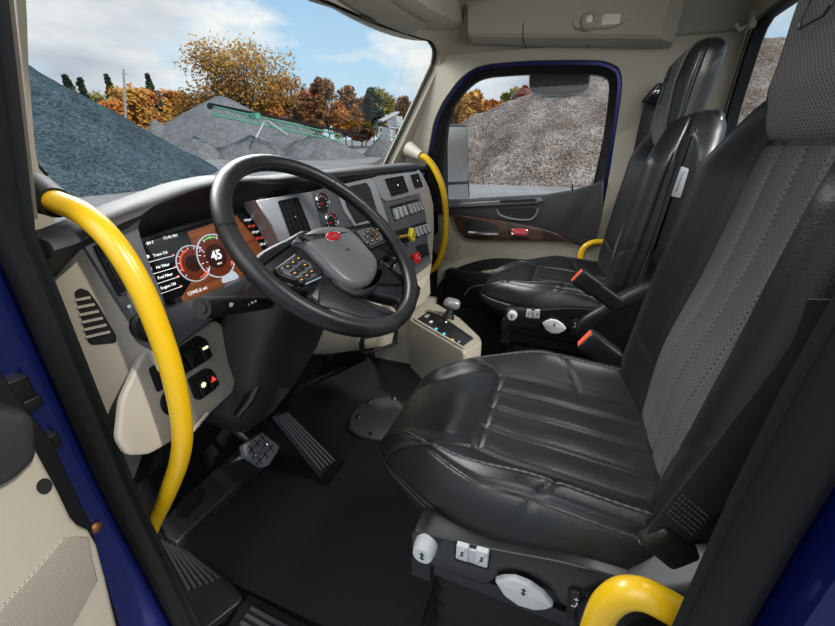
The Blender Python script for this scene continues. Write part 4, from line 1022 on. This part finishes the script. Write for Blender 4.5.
MB().prism(WF, wpoly([(346, 283), (366, 284), (378, 262), (392, 272), (404, 286), (420, 288), (416, 304), (404, 309), (396, 302), (376, 297)], -.018, .003), -.036, -.012, .010).obj('spoke', sp_m, SWT)
MB().prism(WF, wpoly([(322, 286), (332, 285), (352, 296), (374, 309), (378, 317), (362, 316), (338, 309), (320, 303)], -.008, .003), -.014, -.0105, .002).obj('spoke_leather', rimleather, lA)
hub = MB().prism(WF, wpoly([(293, 240), (307, 231), (318, 226.5), (331, 225), (347, 227), (358, 236), (368, 247), (378, 260), (378, 272), (371, 283), (357, 287), (345, 283), (333, 273), (322, 262), (306, 246)], .004, .003), -.03, .008, .016).obj('hub_pad', mat('satin_hub_plastic', (.13, .13, .135), .34), SWT)
MB().prism(WF, wpoly([(372, 283), (378, 273), (379, 268), (381, 276), (376, 290), (360, 297), (342, 290), (330, 276), (334, 273), (345, 283), (357, 287)], -.006, .002), -.04, -.004, .008).obj('hub_lower_cover', blackpl, hub)
a_, b_ = WF.px(333, 236.5, .008); badge(WF, a_, b_, .026, hub, ang=math.radians(2), c=.0075)
a_, b_ = WF.px(348, 249.5, .008)
t_ = MB().prism(WF, [(a_ - .008, b_ + .003), (a_ - .002, b_ + .001), (a_, b_ + .004), (a_ + .002, b_ + .001), (a_ + .008, b_ + .003), (a_ + .002, b_ - .003), (a_, b_ - .005), (a_ - .002, b_ - .003)], .007, .0088).obj('airbag_mark', blackmark, hub)
for P, sgn in (([(275, 268), (296, 252.5), (313, 262), (321, 277), (305, 284), (281, 276)], 1), ([(353, 229.5), (372, 225), (382, 232.5), (386, 241), (371, 248), (363, 243)], 2)):
    pd = MB().prism(WF, rpoly(WF.pxs(P, .002), .006), -.012, .002, .004).obj('button_pod', blackpl, SWT)
    q = [Vector(p) for p in WF.pxs(P, .003)]; ce = sum(q, Vector((0, 0))) / len(q)
    e0, e1 = q[-2], q[-3]
    if sgn == 1: MB().tube([WF.p(q[4].x, q[4].y, .002), WF.p(q[3].x, q[3].y, .002)], .0022, 8).obj('chrome_edge', chrome, pd)
    else: MB().tube([WF.p(q[4].x, q[4].y, .002), WF.p(q[3].x, q[3].y, .002)], .0022, 8).obj('chrome_edge', chrome, pd)
    MB().prism(WF, rpoly([tuple(ce + (p - ce) * .80) for p in q], .004), 0, .0045, .0015).obj('button_plate', greydash, pd)
    ux = (q[1] - q[0]) * .26 if sgn == 1 else (q[1] - q[0]) * .27; uy = (q[3] - q[1]) * .26 if sgn == 1 else (q[4] - q[1]) * .22
    for i in (-1, 0, 1):
        for j in (-1, 0, 1):
            pc = ce + ux * i + uy * j
            bt = MB().prism(WF, rpoly(rect(pc.x - .008, pc.y - .0055, pc.x + .008, pc.y + .0055), .002), .002, .0062 if (i or j) else .0075, .001).obj('button', satin, pd)
            if (i or j): MB().prism(WF, rect(pc.x - .0028, pc.y - .0012, pc.x + .0028, pc.y + .0012), .006, .0066).obj('button_symbol', amber, bt)

SC_ = thing('steering_column', 'dark steering column shroud between the wheel and the pedals', 'steering column', (-.5, .6, .5))
rows = []
for z, x0, x1, y0, y1 in ((.835, -.545, -.455, .47, .56), (.80, -.585, -.425, .485, .62), (.755, -.63, -.385, .50, .66), (.70, -.655, -.355, .52, .72), (.63, -.665, -.345, .545, .78), (.55, -.665, -.375, .575, .82), (.47, -.66, -.44, .61, .84), (.41, -.645, -.50, .65, .84), (.375, -.62, -.54, .69, .80)):
    cxx, cyy = (x0 + x1) / 2, (y0 + y1) / 2; a, b = (x1 - x0) / 2, (y1 - y0) / 2; row = []
    for k in range(32):
        t = 2 * math.pi * k / 32; c_2, s_2 = math.cos(t), math.sin(t)
        row.append(Vector((cxx + a * math.copysign(abs(c_2) ** .6, c_2), cyy + b * math.copysign(abs(s_2) ** .6, s_2), z)))
    rows.append(row)
MB().grid(rows, closed_u=True, cap0=True, cap1=True).obj('shroud', mat('charcoal_column_plastic', (.030, .029, .028), .42, bump=('n', 700, .15, .0004)), SC_, sharp=50)
MB().tube([WC - n_ * .035, WC - n_ * .11], [.05, .065], 24).obj('column_collar', blackpl, SC_)
a0 = at(268, 303, y=.535); a1 = at(235, 305, y=.52); a2 = at(206, 308, y=.505)
stk = MB().tube([a0, a0.lerp(a1, .3), a1, a2], [.012, .014, .0165, .0175], 16).obj('turn_signal_stalk', blackpl, SC_)
dv = (a2 - a1).normalized()
MB().tube([a2 - dv * .001, a2 + dv * .010], [.0178, .0165], 18).obj('stalk_end_ring', satin, stk)
MB().tube([a2 + dv * .008, a2 + dv * .013], [.010, .009], 14).obj('stalk_button', blackmark, stk)
MB().tube([a1 - dv * .004, a1 + dv * .002], [.0172, .0172], 18).obj('stalk_band', satin, stk)
fs = Fr(a1.lerp(a2, .45) + Vector((0, -.0168, .004)), (1, 0, 0), (0, .25, 1))
MB().prism(fs, [(-.008, -.002), (.004, -.003), (.008, .001), (.003, .004), (-.008, .003)], -.001, .0006).obj('stalk_symbol', whitemark, stk)
fs = Fr(a1.lerp(a0, .25) + Vector((0, -.0162, .004)), (1, 0, 0), (0, .25, 1))
for dx in (-.006, .004, .012): MB().prism(fs, circle(dx, 0, .002, 8), -.001, .0009).obj('stalk_symbol', whitemark, stk)
lv = at(262, 372, y=.60); MB().tube([lv, lv + Vector((-.04, .01, -.05)), lv + Vector((-.075, .02, -.075))], [.012, .015, .011], 10, squash=.6).obj('tilt_lever', blackpl, SC_)

# pedals
PF = Fr((-.36, .655, .025), (1, 0, 0), (0, .60, .80))
ap = thing('accelerator_pedal', 'tall ribbed black accelerator pedal standing on the floor mat', 'pedal', (-.36, .66, 0))
PP = PF.pxs([(272, 417), (275, 412), (281, 410.5), (289, 413), (339, 460), (330, 470), (321, 478), (316, 472)])
MB().prism(PF, rpoly(PP, .006), -.014, 0, .004).obj('pedal_plate', satin, ap)
rb = MB()
for k in range(5):
    t = (k + .5) / 5; a_ = PF.px(275 + 12.5 * t, 417.5 - 5 * t); b_ = PF.px(319 + 17 * t, 471 - 11 * t); rb.bar(PF.p(*a_, .001), PF.p(*b_, .001), .007, .006, PF.n)
rb.obj('pedal_ribs', mat('pedal_rib_rubber', (.11, .11, .112), .45), ap)
a_ = PF.px(331, 471); q = PF.p(*a_)
MB().box((q.x, q.y - .0, .008), (.055, .02, .010)).obj('hinge_base', blackpl, ap)
q2 = PF.p(*PF.px(285, 425), -.02); MB().tube([q2, q2 + Vector((0, .12, .02))], .012, 8).obj('pedal_arm', blackpl, ap)
BF = Fr(at(260, 450, y=.80), (1, .1, 0), (-.05, .5, .86))
bp_ = thing('brake_pedal', 'square brake pedal with embossed rubber pad left of the accelerator', 'pedal', BF.o)
BP = BF.pxs([(243, 445), (262, 431.5), (280, 446), (279, 450), (269, 466), (264, 467), (246, 456)])
MB().prism(BF, rpoly(BP, .008), -.02, 0, .005).obj('pedal_pad', mat('grey_pedal_rubber', (.20, .20, .205), .5), bp_)
c0_ = BF.px(261, 449); rb = MB()
for k in (-1, 0, 1):
    rb.bar(BF.p(c0_[0] + k * .028, c0_[1] - .038, .0005), BF.p(c0_[0] + k * .028, c0_[1] + .038, .0005), .003, .002, BF.n); rb.bar(BF.p(c0_[0] - .045, c0_[1] + k * .022, .0005), BF.p(c0_[0] + .045, c0_[1] + k * .022, .0005), .003, .002, BF.n)
rb.obj('pad_grooves', blackmark, bp_)
badge(BF, c0_[0], c0_[1], .030, bp_, c=.0005, name='embossed_oval', material=MATS['grey_pedal_rubber'], tm=blackmark, ang=.1)
MB().tube([BF.o - BF.n * .015 + BF.v * .03, BF.o + Vector((-.02, .10, .10)), BF.o + Vector((-.02, .14, .30))], .011, 8).obj('pedal_arm', blackpl, bp_)
MB().tube([BF.o - BF.n * .02, BF.o + Vector((-.10, .04, .02))], .008, 8).obj('pivot_rod', chrome, bp_)

# cover plate on the tunnel side
zc_ = .055
Cc = at(385, 415, z=zc_)
CFm = Fr((Cc.x, Cc.y, floor_z(Cc.x, Cc.y)), (.82, 0, .57), (-.05, 1, .12))
fc = thing('floor_cover', 'rounded black access cover bolted to the floor beside the driver seat', 'cover plate', CFm.o)
MB().prism(CFm, rpoly(CFm.pxs([(349, 419), (354, 410), (362, 402), (385, 396), (405, 394), (415, 420), (405, 440), (378, 442), (360, 438), (349, 430)]), .012), -.03, .014, .014).obj('cover', mat('cover_plastic', (.05, .05, .052), .36), fc)
for u, v in ((371, 434), (358, 417), (369, 402), (393, 398)):
    a_, b_ = CFm.px(u, v, .012); MB().lathe(CFm.sub(a_, b_, .012), [(.010, -.002), (.010, .002), (.006, .0045)], 10).obj('bolt', satin, fc)

# gear shift console
GC = thing('shift_console', 'beige floor console with black gear selector panel', 'console', (.1, .4, .0))
zt = .415; GF = Fr((0, 0, zt), (1, 0, 0), (0, 1, 0))
gtop = GF.pxs([(409, 320), (418, 312), (436, 303), (460, 318), (481, 338), (482, 342), (464, 353)])
rows = []
Q = rpoly(gtop, .012)
if area2(Q) < 0: Q = Q[::-1]
cq = (sum(p[0] for p in Q) / len(Q), sum(p[1] for p in Q) / len(Q))
for z, sc, dy in ((.05, 1.0, .0), (.30, 1.0, .0), (zt - .008, 1.0, 0), (zt, .97, 0)):
    rows.append([Vector((cq[0] + (a - cq[0]) * sc, cq[1] + (b - cq[1]) * sc + dy, z)) for a, b in Q])
MB().grid(rows, closed_u=True, cap0=True, cap1=True).obj('console_body', beige, GC)
MB().box((.26, .60, .24), (.13, .10, .18)).obj('console_front', beige, GC)
pn = MB().prism(GF, rpoly(GF.pxs([(416, 320), (428, 312), (440, 316), (474, 340), (463, 348)]), .006), -.01, .004, .002).obj('selector_panel', satin, GC)
MB().ring(GF, rpoly(GF.pxs([(414, 320.5), (428, 310.5), (441, 314.5), (477, 340), (463.5, 350)]), .008), rpoly(GF.pxs([(416, 320), (428, 312), (440, 316), (474, 340), (463, 348)]), .006), -.005, .007).obj('panel_frame', beige_light, GC)
for (u, v, w_, h_2, m_) in ((427, 316, .016, .008, silver), (441, 321, .012, .012, blackmark), (449, 327, .014, .010, blackmark), (436, 329, .008, .005, cyan), (444, 334, .008, .005, cyan), (452, 340, .007, .007, amber), (431, 322, .009, .006, whitemark), (459, 342, .006, .004, silver), (446, 322, .006, .004, whitemark)):
    a_, b_ = GF.px(u, v, .004); MB().prism(GF, rpoly(rect(a_ - w_, b_ - h_2, a_ + w_, b_ + h_2), .003), .0, .006, .001).obj('panel_key', m_, pn)
kn = at(452, 303.5, x=.20)
gs = thing('gear_selector', 'grey ball-topped gear selector lever on the shift console', 'gear lever', (kn.x, kn.y, zt))
MB().rbox((.024, .034, .021), .02, 8, m=Matrix.Translation(kn) @ Matrix.Rotation(.2, 4, 'Z') @ Matrix.Rotation(.2, 4, 'X')).obj('lever_knob', mat('satin_grey_knob', (.32, .32, .33), .28, metal=.4), gs)
MB().tube([kn + Vector((0, 0, -.01)), Vector((kn.x - .01, kn.y + .005, zt + .03)), Vector((kn.x - .015, kn.y + .01, zt - .0))], [.012, .015, .028], 12).obj('lever_boot', blackpl, gs)

# ------------------------------------------------------------------ seats
def sst(x, a, b):
    t = max(0.0, min(1.0, (x - a) / (b - a))); return t * t * (3 - 2 * t)
def gs_(x, w): return math.exp(-(x / w) ** 2)
def cush_def(p):
    x, y, z = p; top = sst(z, .0, .07); ax = abs(x)
    yy = y
    w = 1 - .50 * sst(y, .0, .40) ** 1.5 + .02 * sst(-y, -.1, .2)
    d = 0.0
    bol = .050 * sst(ax, .13, .21) * (1 - .55 * sst(y, .02, .20))
    d += bol * top
    d += .012 * top * gs_(y - .17, .07) * (1 - sst(ax, .12, .22))
    d -= .030 * sst(y, .16, .33) * top
    d -= .018 * sst(-y, -.05, .25) * top
    g = 0.0
    if y < .127:
        g = max(g, *(gs_(x - c, .0040) * .0065 for c in (-.0725, 0, .0725)))
        g = max(g, gs_(ax - .140, .005) * .009)
    if ax < .145: g = max(g, gs_(y - .122, .006) * .006)
    if ax > .14: g = max(g, gs_((y - .122) - (ax - .14) * 1.5, .006) * .007, gs_((y + .06) - (ax - .14) * .8, .005) * .005)
    g = max(g, gs_(ax - .232 + .22 * max(0, y - .10), .004) * .005)
    d -= g * top
    # puffed panels between the insert seams
    if ax < .14 and y < .122: d += .0045 * top * abs(math.sin(math.pi * (x / .0725)))
    sd = 1 + .03 * gs_(z - .0, .06)
    d += .0022 * noise.noise(Vector((x * 9, y * 9, 2))) * top + .0008 * noise.noise(Vector((x * 14, y * 18, 5))) * top * sst(ax, .15, .2)
    # sides: a shallow seam around the cushion
    gz_ = gs_(z - .016, .004) * .006 * sst(ax, .2, .26)
    x2 = x * w * sd; x2 -= math.copysign(gz_, x) if ax > .2 else 0
    y2 = yy + .006 * gs_(z - .01, .05) * sst(y, .2, .3) - .035 * sst(-z, -.0, .08) * sst(y, .10, .34)
    return Vector((x2, y2 - .032, z + d + .462))
def back_def(p):
    x, y, z = p; Z = z + .815; ax = abs(x); fr = sst(y, -.02, .07)
    w = 1.0 - .30 * sst(Z, 1.00, 1.16) + .03 * gs_(Z - .75, .15) - .10 * sst(-Z, -.62, -.48)
    hz = (1 - .75 * sst(Z, 1.0, 1.17)) * (.55 + .45 * sst(Z, .48, .62))
    d = .062 * sst(ax, .135, .205) * fr * hz
    d += .018 * gs_(Z - .68, .12) * fr * (1 - sst(ax, .10, .2))
    g = max(gs_(x - c, .0040) * .0065 for c in (-.0725, 0, .0725)) if Z < 1.13 else 0
    g = max(g, gs_(ax - .146, .005) * .009) if Z < 1.14 else g
    if ax > .14: g = max(g, gs_((Z - .62) - (ax - .14) * 1.2, .005) * .004)
    d -= g * fr
    if ax < .138: d += .003 * fr * abs(math.sin(math.pi * (x / .0725)))
    sg = gs_(y - .028, .004) * .006 * sst(ax, .2, .26)
    d += .002 * noise.noise(Vector((x * 8, Z * 8, 7))) * fr
    lean = -.115 * (Z - .5)
    return Vector((x * w - (math.copysign(sg, x) if ax > .2 else 0), y + d + lean - .285, Z))
def head_def(p):
    x, y, z = p; Z = z + 1.205; fr = sst(y, -.02, .06); ax = abs(x)
    w = 1.0 + .03 * gs_(Z - 1.10, .06) - .10 * sst(Z, 1.25, 1.36)
    d = .012 * gs_(Z - 1.25, .07) * fr - .016 * fr * sst(-Z, -1.14, -1.08)
    g = gs_(ax - .118, .004) * .005 * fr * (1 if Z > 1.1 else 0)
    sg = gs_(y - .012, .004) * .005 * sst(ax, .12, .16)
    return Vector((x * w - (math.copysign(sg, x) if ax > .12 else 0), y + d - g - .115 * (Z - .5) - .236, Z))
def split_rbox(h, r, n, fn, region):
    """rounded box deformed by fn, cut into the faces inside and outside region(undeformed centre)"""
    orig = []
    def f2(o): orig.append(o.copy()); return fn(o)
    m = MB(); m.rbox(h, r, n, f2); A_, B_ = MB(), MB()
    for tgt, want in ((A_, True), (B_, False)):
        idx = {}
        for f in m.F:
            c = (orig[f[0]] + orig[f[1]] + orig[f[2]] + orig[f[3]]) / 4
            if region(c) == want:
                q = []
                for i in f:
                    if i not in idx: idx[i] = len(tgt.V); tgt.V.append(m.V[i].copy())
                    q.append(idx[i])
                tgt.F.append(tuple(q))
    return A_, B_
def rb_pt(h, r, q):
    q = Vector(q); inn = Vector([max(-(h[i] - r), min(h[i] - r, q[i])) for i in range(3)]); d = q - inn
    return inn + (d.normalized() * r if d.length > 1e-9 else d)
def shift(m, dx):
    for v in m.V: v.x += dx
    return m
SX = -.505
def make_seat(label):
    T = thing('truck_seat', label, 'seat', (SX, 0, 0), 'black leather truck seats')
    H, R_ = (.264, .325, .075), .068
    ins, out = split_rbox(H, R_, 132, cush_def, lambda c: c.z > .05 and abs(c.x) < .140 and -.30 < c.y < .122)
    cu_ = shift(out, SX).obj('seat_cushion', leather, T, sharp=180)
    shift(ins, SX).obj('cushion_insert', leather2, T, sharp=180)
    def strip(path, name, par, rad=.0011, dash=True, off=0):
        m = MB()
        if dash: m.tube(path, [rad if k % 3 else rad * .25 for k in range(len(path))], 5)
        else: m.tube(path, rad, 6)
        return m.obj(name, stitch if dash else leather, par)
    for off in (-.008, .008):
        for sx_ in (-1, 1):
            P = []
            for k in range(130):
                y_ = -.29 + .57 * k / 129; q = cush_def(rb_pt(H, R_, (sx_ * (.232 - .22 * max(0, y_ - .10) + off), y_, .4))); q.x += SX; q.z += .0006; P.append(q)
            strip(P, 'stitching', cu_, .0012)
    for zz, nm in ((.016, 0),):
        P = []
        for k in range(150):
            t = k / 149
            if t < .42: q = (-.4, -.28 + .56 * t / .42, zz)
            elif t < .58:
                a = (t - .42) / .16; q = (-.285 - .1 + .67 * a + .05, .5, zz) if False else (-.30 + .60 * a, .30 + .2 * math.sin(a * math.pi), zz)
            else: q = (.4, .28 - .56 * (t - .58) / .42, zz)
            pt = rb_pt(H, R_, q); pt = cush_def(pt); pt.x += SX; P.append(pt)
        cen_ = Vector((SX, 0, 0)); P = [p + Vector((p.x - SX, p.y, 0)).normalized() * .0012 for p in P]
        if nm: strip(P, 'stitching', cu_, .0010)
        else: strip(P, 'piping', cu_, .0028, False)
    Hb, Rb = (.256, .066, .345), .06
    ins, out = split_rbox(Hb, Rb, 132, back_def, lambda c: c.y > .03 and abs(c.x) < .146 and -.33 < c.z < .24)
    bk = shift(out, SX).obj('backrest', leather, T, sharp=180)
    shift(ins, SX).obj('backrest_insert', leatherB, T, sharp=180)
    for yy, nm in ((.036, 1), (.018, 1), (.028, 0)):
        for sx_ in (-1, 1):
            P = []
            for k in range(110):
                pt = rb_pt(Hb, Rb, (sx_ * .4, yy, -.30 + .60 * k / 109)); pt = back_def(pt); pt.x += SX; pt += Vector((sx_ * .0012, 0, 0)); P.append(pt)
            if nm: strip(P, 'stitching', bk, .0010)
            else: strip(P, 'piping', bk, .0028, False)
    Hh, Rh = (.152, .050, .150), .045
    ins, out = split_rbox(Hh, Rh, 64, head_def, lambda c: c.y > .02 and abs(c.x) < .118 and c.z < .13)
    hd = shift(out, SX).obj('headrest', leather, T, sharp=180)
    shift(ins, SX).obj('headrest_insert', leatherH, T, sharp=180)
    P = []
    for k in range(70):
        pt = rb_pt(Hh, Rh, (-.4, .012, -.11 + .21 * k / 69)); pt = head_def(pt); pt.x += SX - .0012; P.append(pt)
    strip(P, 'stitching', hd, .0010)
    # embossed oval and tab on the headrest
    f = Fr((SX + .02, head_def(Vector((.0, .050, .035))).y + .001, 1.275), (-1, 0, 0), (0, -.115, 1)); f = Fr(f.o, (1, 0, 0), (0, -.115, 1))
    o = MB(); o.tube([f.p(.030 * math.cos(t), .030 * math.sin(t), 0) for t in [2 * math.pi * k / 30 for k in range(30)]], .0016, 6, closed=True)
    for q in ([(-.018, .010), (0, .016), (.018, .010)], [(-.020, .0), (.020, 0)], [(-.015, -.012), (0, -.004), (.015, -.012)]): o.tube([f.p(a, b, 0) for a, b in q], .0014, 6)
    o.obj('embossed_emblem', leather, hd)
    MB().tube([f.p(a, b, 0) for a, b in ((-.035, -.035), (-.035, -.075), (-.028, -.083), (.028, -.083), (.035, -.075), (.035, -.035))], .0018, 6).obj('tab_seam', leather, hd)
    # plastic back shell
    MB().rbox((.225, .030, .33), .03, 16, lambda p: Vector((p.x * (1 - .28 * sst(p.z + .83, 1.0, 1.18)) + SX, p.y - .115 * (p.z + .33) - .310, p.z + .83))).obj('back_shell', satin, T)
    # side control panel
    xs_ = SX - .283
    sf_ = Fr((xs_, 0, .46), (0, -1, 0), (0, 0, 1))
    A_ = lambda L, c=0: sf_.pxs(L, c)
    pt_ = A_([(411, 531), (411, 548), (416, 560), (450, 574), (484, 586), (492, 583), (500, 575.5), (523, 572.5), (547, 586), (560, 604), (580, 618), (640, 640), (655, 590), (590, 570), (560, 562), (500, 551), (430, 535)])
    pa = MB().prism(sf_, rpoly(pt_, .008), -.05, 0, .004).obj('control_panel', satin, T)
    MB().rbox((.24, .215, .035), .02, 10, m=Matrix.Translation((SX, -.03, .385))).obj('seat_pan', blackpl, T)
    a_, b_ = A_([(427, 543)], .0)[0]; fk = sf_.sub(a_, b_)
    kb = MB().lathe(fk, [(.019, -.004), (.0185, .012), (.0165, .022), (.015, .024)], 28).obj('air_knob', knobgrey, pa, label='light grey round seat knob')
    def arrow(f, x0, y0, s, up, par, m_=blackmark, c=.0245):
        k = 1 if up else -1
        MB().prism(f, [(x0 - s, y0), (x0 + s, y0), (x0, y0 + k * s * 1.3)], c - .001, c + .0005).obj('arrow_symbol', m_, par)
        MB().prism(f, rect(x0 - s * .35, y0 - s * .9 * (k > 0), x0 + s * .35, y0 + s * .9 * (k < 0)), c - .001, c + .0005).obj('arrow_symbol', m_, par)
    arrow(fk, 0, .005, .004, False, kb); arrow(fk, 0, -.003, .004, False, kb)
    rc = MB().prism(sf_, rpoly(A_([(455, 541), (491, 551), (489, 570), (454, 560)]), .003), -.002, .001, 0).obj('toggle_recess', darkgap, pa)
    for P_ in ([(456.5, 544), (469, 547.5), (468, 562), (455.5, 558)], [(476, 549), (489, 552.5), (487.5, 568), (474.5, 564)]):
        q = A_(P_, .006); tb = MB().prism(sf_, rpoly(q, .003), 0, .008, .003).obj('lumbar_toggle', knobgrey, rc)
        ce = (sum(p[0] for p in q) / 4, sum(p[1] for p in q) / 4)
        arrow(sf_, ce[0], ce[1] + .002, .003, True, tb, c=.008); arrow(sf_, ce[0], ce[1] - .002, .003, False, tb, c=.008)
    MB().prism(sf_, rpoly(A_([(466, 548), (479, 551.5), (478, 565), (465, 561)], .004), .003), 0, .005, .002).obj('toggle_bridge', silver, rc)
    ov = [(494.5, 580.5), (503, 578), (515, 578), (530, 584), (545, 595), (554, 606), (547, 609), (535, 610), (518, 605), (504, 595)]
    oh_ = MB().prism(sf_, rpoly(A_(ov, .010), .004), .004, .013, .005).obj('tilt_handle', knobgrey, pa, label='light grey eye-shaped handle')
    a_, b_ = A_([(523.5, 592)], .013)[0]; fo_ = sf_.sub(a_, b_)
    arrow(fo_, 0, .003, .004, True, oh_, c=.0132); arrow(fo_, 0, -.003, .004, False, oh_, c=.0132)
    hp_ = MB().prism(sf_, rpoly(A_([(568, 588), (606, 594), (602, 626), (566, 616)]), .004), -.002, .003, .001).obj('heater_switch_plate', darkgap, pa)
    for P_ in ([(571, 591), (581, 593), (580, 614), (570, 611)], [(585, 595), (596, 597), (594, 619), (583, 616)]):
        q = A_(P_, .005); hb_ = MB().prism(sf_, rpoly(q, .003), 0, .006, .002).obj('heater_switch', blackpl, hp_)
        ce = (sum(p[0] for p in q) / 4, sum(p[1] for p in q) / 4)
        m = MB(); m.bar(sf_.p(ce[0] - .003, ce[1] + .008, .0062), sf_.p(ce[0] + .003, ce[1] + .008, .0062), .0012, .0005, sf_.n); m.bar(sf_.p(ce[0], ce[1] + .005, .0062), sf_.p(ce[0], ce[1] + .011, .0062), .0012, .0005, sf_.n)
        m.bar(sf_.p(ce[0] + .002, ce[1] + .002, .0062), sf_.p(ce[0] + .001, ce[1] - .007, .0062), .0016, .0005, sf_.n); m.bar(sf_.p(ce[0] + .001, ce[1] - .008, .0062), sf_.p(ce[0] - .005, ce[1] - .008, .0062), .0016, .0005, sf_.n)
        m.obj('switch_symbol', whitemark, hb_)
    # recliner side cover
    P_ = spline_poly([(.115, .40), (.10, .47), (.16, .535), (.235, .60), (.30, .648), (.37, .66), (.44, .63), (.46, .52), (.43, .42), (.30, .37)])
    sf0 = Fr((xs_ - .005, 0, 0), (0, -1, 0), (0, 0, 1))
    rc_ = MB().prism(sf0, P_, -.04, .018, .016).obj('recliner_cover', blackpl, T)
    MB().prism(sf0, spline_poly([(.15, .45), (.17, .505), (.24, .565), (.30, .60), (.31, .57), (.24, .50), (.19, .445)]), .012, .0186, 0).obj('grip_recess', satin, rc_)
    # pedestal with suspension bellows
    MB().prism(Fr((SX, -.03, .0), (1, 0, 0), (0, 1, 0)), rpoly(rect(-.21, -.24, .21, .21), .03), .0, .05, .01).obj('base_plate', blackpl, T)
    rows = []
    for k in range(13):
        s = .0 if k % 2 else .018; z = .05 + .30 * k / 12
        rows.append([Vector((SX + a, b - .03, z)) for a, b in rpoly(rect(-.17 - s, -.20 - s, .17 + s, .17 + s), .04, 3)])
    MB().grid(rows, closed_u=True, cap0=True, cap1=True).obj('bellows', rubber, T)
    for s in (-1, 1):
        MB().bar((SX + s * .235, .17, .345), (SX + s * .235, -.26, .335), .02, .035).obj('slide_rail', satin, T)
    MB().box((SX - .24, .155, .345), (.016, .018, .026)).obj('rail_end', blackpl, T)
    # armrest folded up beside the back
    xa = SX - .31
    return T
seatD = make_seat('black leather driver seat with perforated back toned grey for sheen, nearest the camera')
seatP = copy_tree(seatD); seatP.location.x += 1.0
seatP['label'] = 'black leather passenger seat beside the far door, with a folded-up armrest'
# armrest on the passenger seat
ar = Fr((.205, 0, 1.0), (0, -1, 0), (0, 0, 1))
am = MB().prism(ar, rpoly(ar.pxs([(687, 134), (694, 130), (700, 137), (701, 150), (699, 174), (690, 205), (680, 228), (662, 250), (650, 254), (655, 235), (667, 197), (678, 165)]), .012), -.045, 0, .012).obj('armrest', blackpl, seatP)
MB().prism(ar, rpoly(ar.pxs([(681, 166), (689, 169), (680, 198), (671, 196)]), .004), 0, .003, .001).obj('armrest_release', silver, am)
MB().tube([ar.p(*ar.px(u, v), .001) for u, v in ((684, 171), (676, 192))], .003, 6).obj('release_rib', chrome, am)
MB().tube([Vector((.24, -.32, .74)), Vector((.18, -.32, .74))], .035, 18).obj('armrest_pivot', satin, seatP)

# seat belts
def buckle(x, a, b, label, loc):
    T = thing('seat_belt_buckle', label, 'seat belt buckle', loc)
    a = Vector(a); b = Vector(b); d = (b - a).normalized(); up = Vector((1, 0, 0)); sd = d.cross(up).normalized()
    M3 = Matrix((up, sd, d)).transposed().to_4x4(); L = (b - a).length
    M3.translation = a + d * L * .24
    MB().rbox((.019, .030, L * .24), .007, 6, m=M3).obj('buckle_body', blackpl, T)
    M4 = M3.copy(); M4.translation = a + d * L * .72
    MB().rbox((.014, .026, L * .30), .007, 6, m=M4).obj('stalk_sleeve', blackpl, T)
    M5 = M3.copy(); M5.translation = a + d * .0005
    MB().rbox((.0125, .024, .003), .002, 4, m=M5).obj('release_button', redp, T)
    return T
redp2 = mat('orange_red_button', (.85, .09, .03), .35); redp = redp2
buckle(-.19, (-.185, -.095, .588), (-.20, -.265, .485), 'black seat belt buckle with red button beside the driver seat cushion', (-.19, -.34, .42))
buckle(.18, (.185, -.068, .650), (.20, -.215, .555), 'black seat belt buckle with red button beside the passenger seat cushion', (.18, -.23, .40))
sbD = thing('seat_belt', 'black driver seat belt slanting past the seat back at the lower right', 'seat belt', (-.80, -.17, .64))
bd = [at(664, 548, x=-.80), at(675, 528, x=-.80), at(722, 474, x=-.80), at(760, 428, x=-.803), at(800, 382, x=-.81), at(830, 345, x=-.82), at(850, 300, x=-.83)]
MB().ribbon(spline(bd, 6), .046, .002, (.10, -1, -.75)).obj('webbing', belt, sbD)
q = at(668, 545, x=-.80)
MB().rbox((.010, .026, .020), .006, 6, m=Matrix.Translation(q) @ Matrix.Rotation(.6, 4, 'X')).obj('anchor_cover', blackpl, sbD)
MB().tube([at(640, 542, x=-.80), at(652, 538, x=-.80)], .004, 8).obj('anchor_bolt', chrome, sbD)
m = MB()
for k in range(6):
    for j in range(9):
        c_ = bd[1].lerp(bd[2], .10 + .07 * k) ; w_ = Vector((.10, -1, -.75)).normalized() * (.019 - .0048 * j)
        m.tube([c_ + w_ + Vector((-.0022, 0, 0)), c_ + w_ * .9 + Vector((-.0022, .001, .002))], .0007, 4)
m.obj('belt_stitching', stitch, sbD)
sbP = thing('seat_belt', 'black passenger seat belt hanging from its guide on the wall behind the seat', 'seat belt', (.85, -.30, 1.25))
g0 = at(655, 92, x=.85)
MB().prism(Fr(g0, (0, -1, 0), (0, 0, 1)), rpoly([(-.045, -.035), (.035, -.055), (.045, -.03), (.02, .03), (.0, .03)], .01), -.01, .02, .006).obj('belt_guide', satin, sbP)
MB().lathe(Fr(g0 + Vector((-.018, 0, .0)), (0, -1, 0), (0, 0, 1)), [(.012, 0), (.012, .006), (.006, .01)], 14).obj('guide_bolt', chrome, sbP)
MB().ribbon(spline([at(652, 98, x=.84), at(645, 125, x=.83), at(636, 165, x=.82), at(622, 215, x=.80), at(608, 262, x=.79)], 5), .046, .002, (.1, -1, -.1)).obj('webbing', belt, sbP)
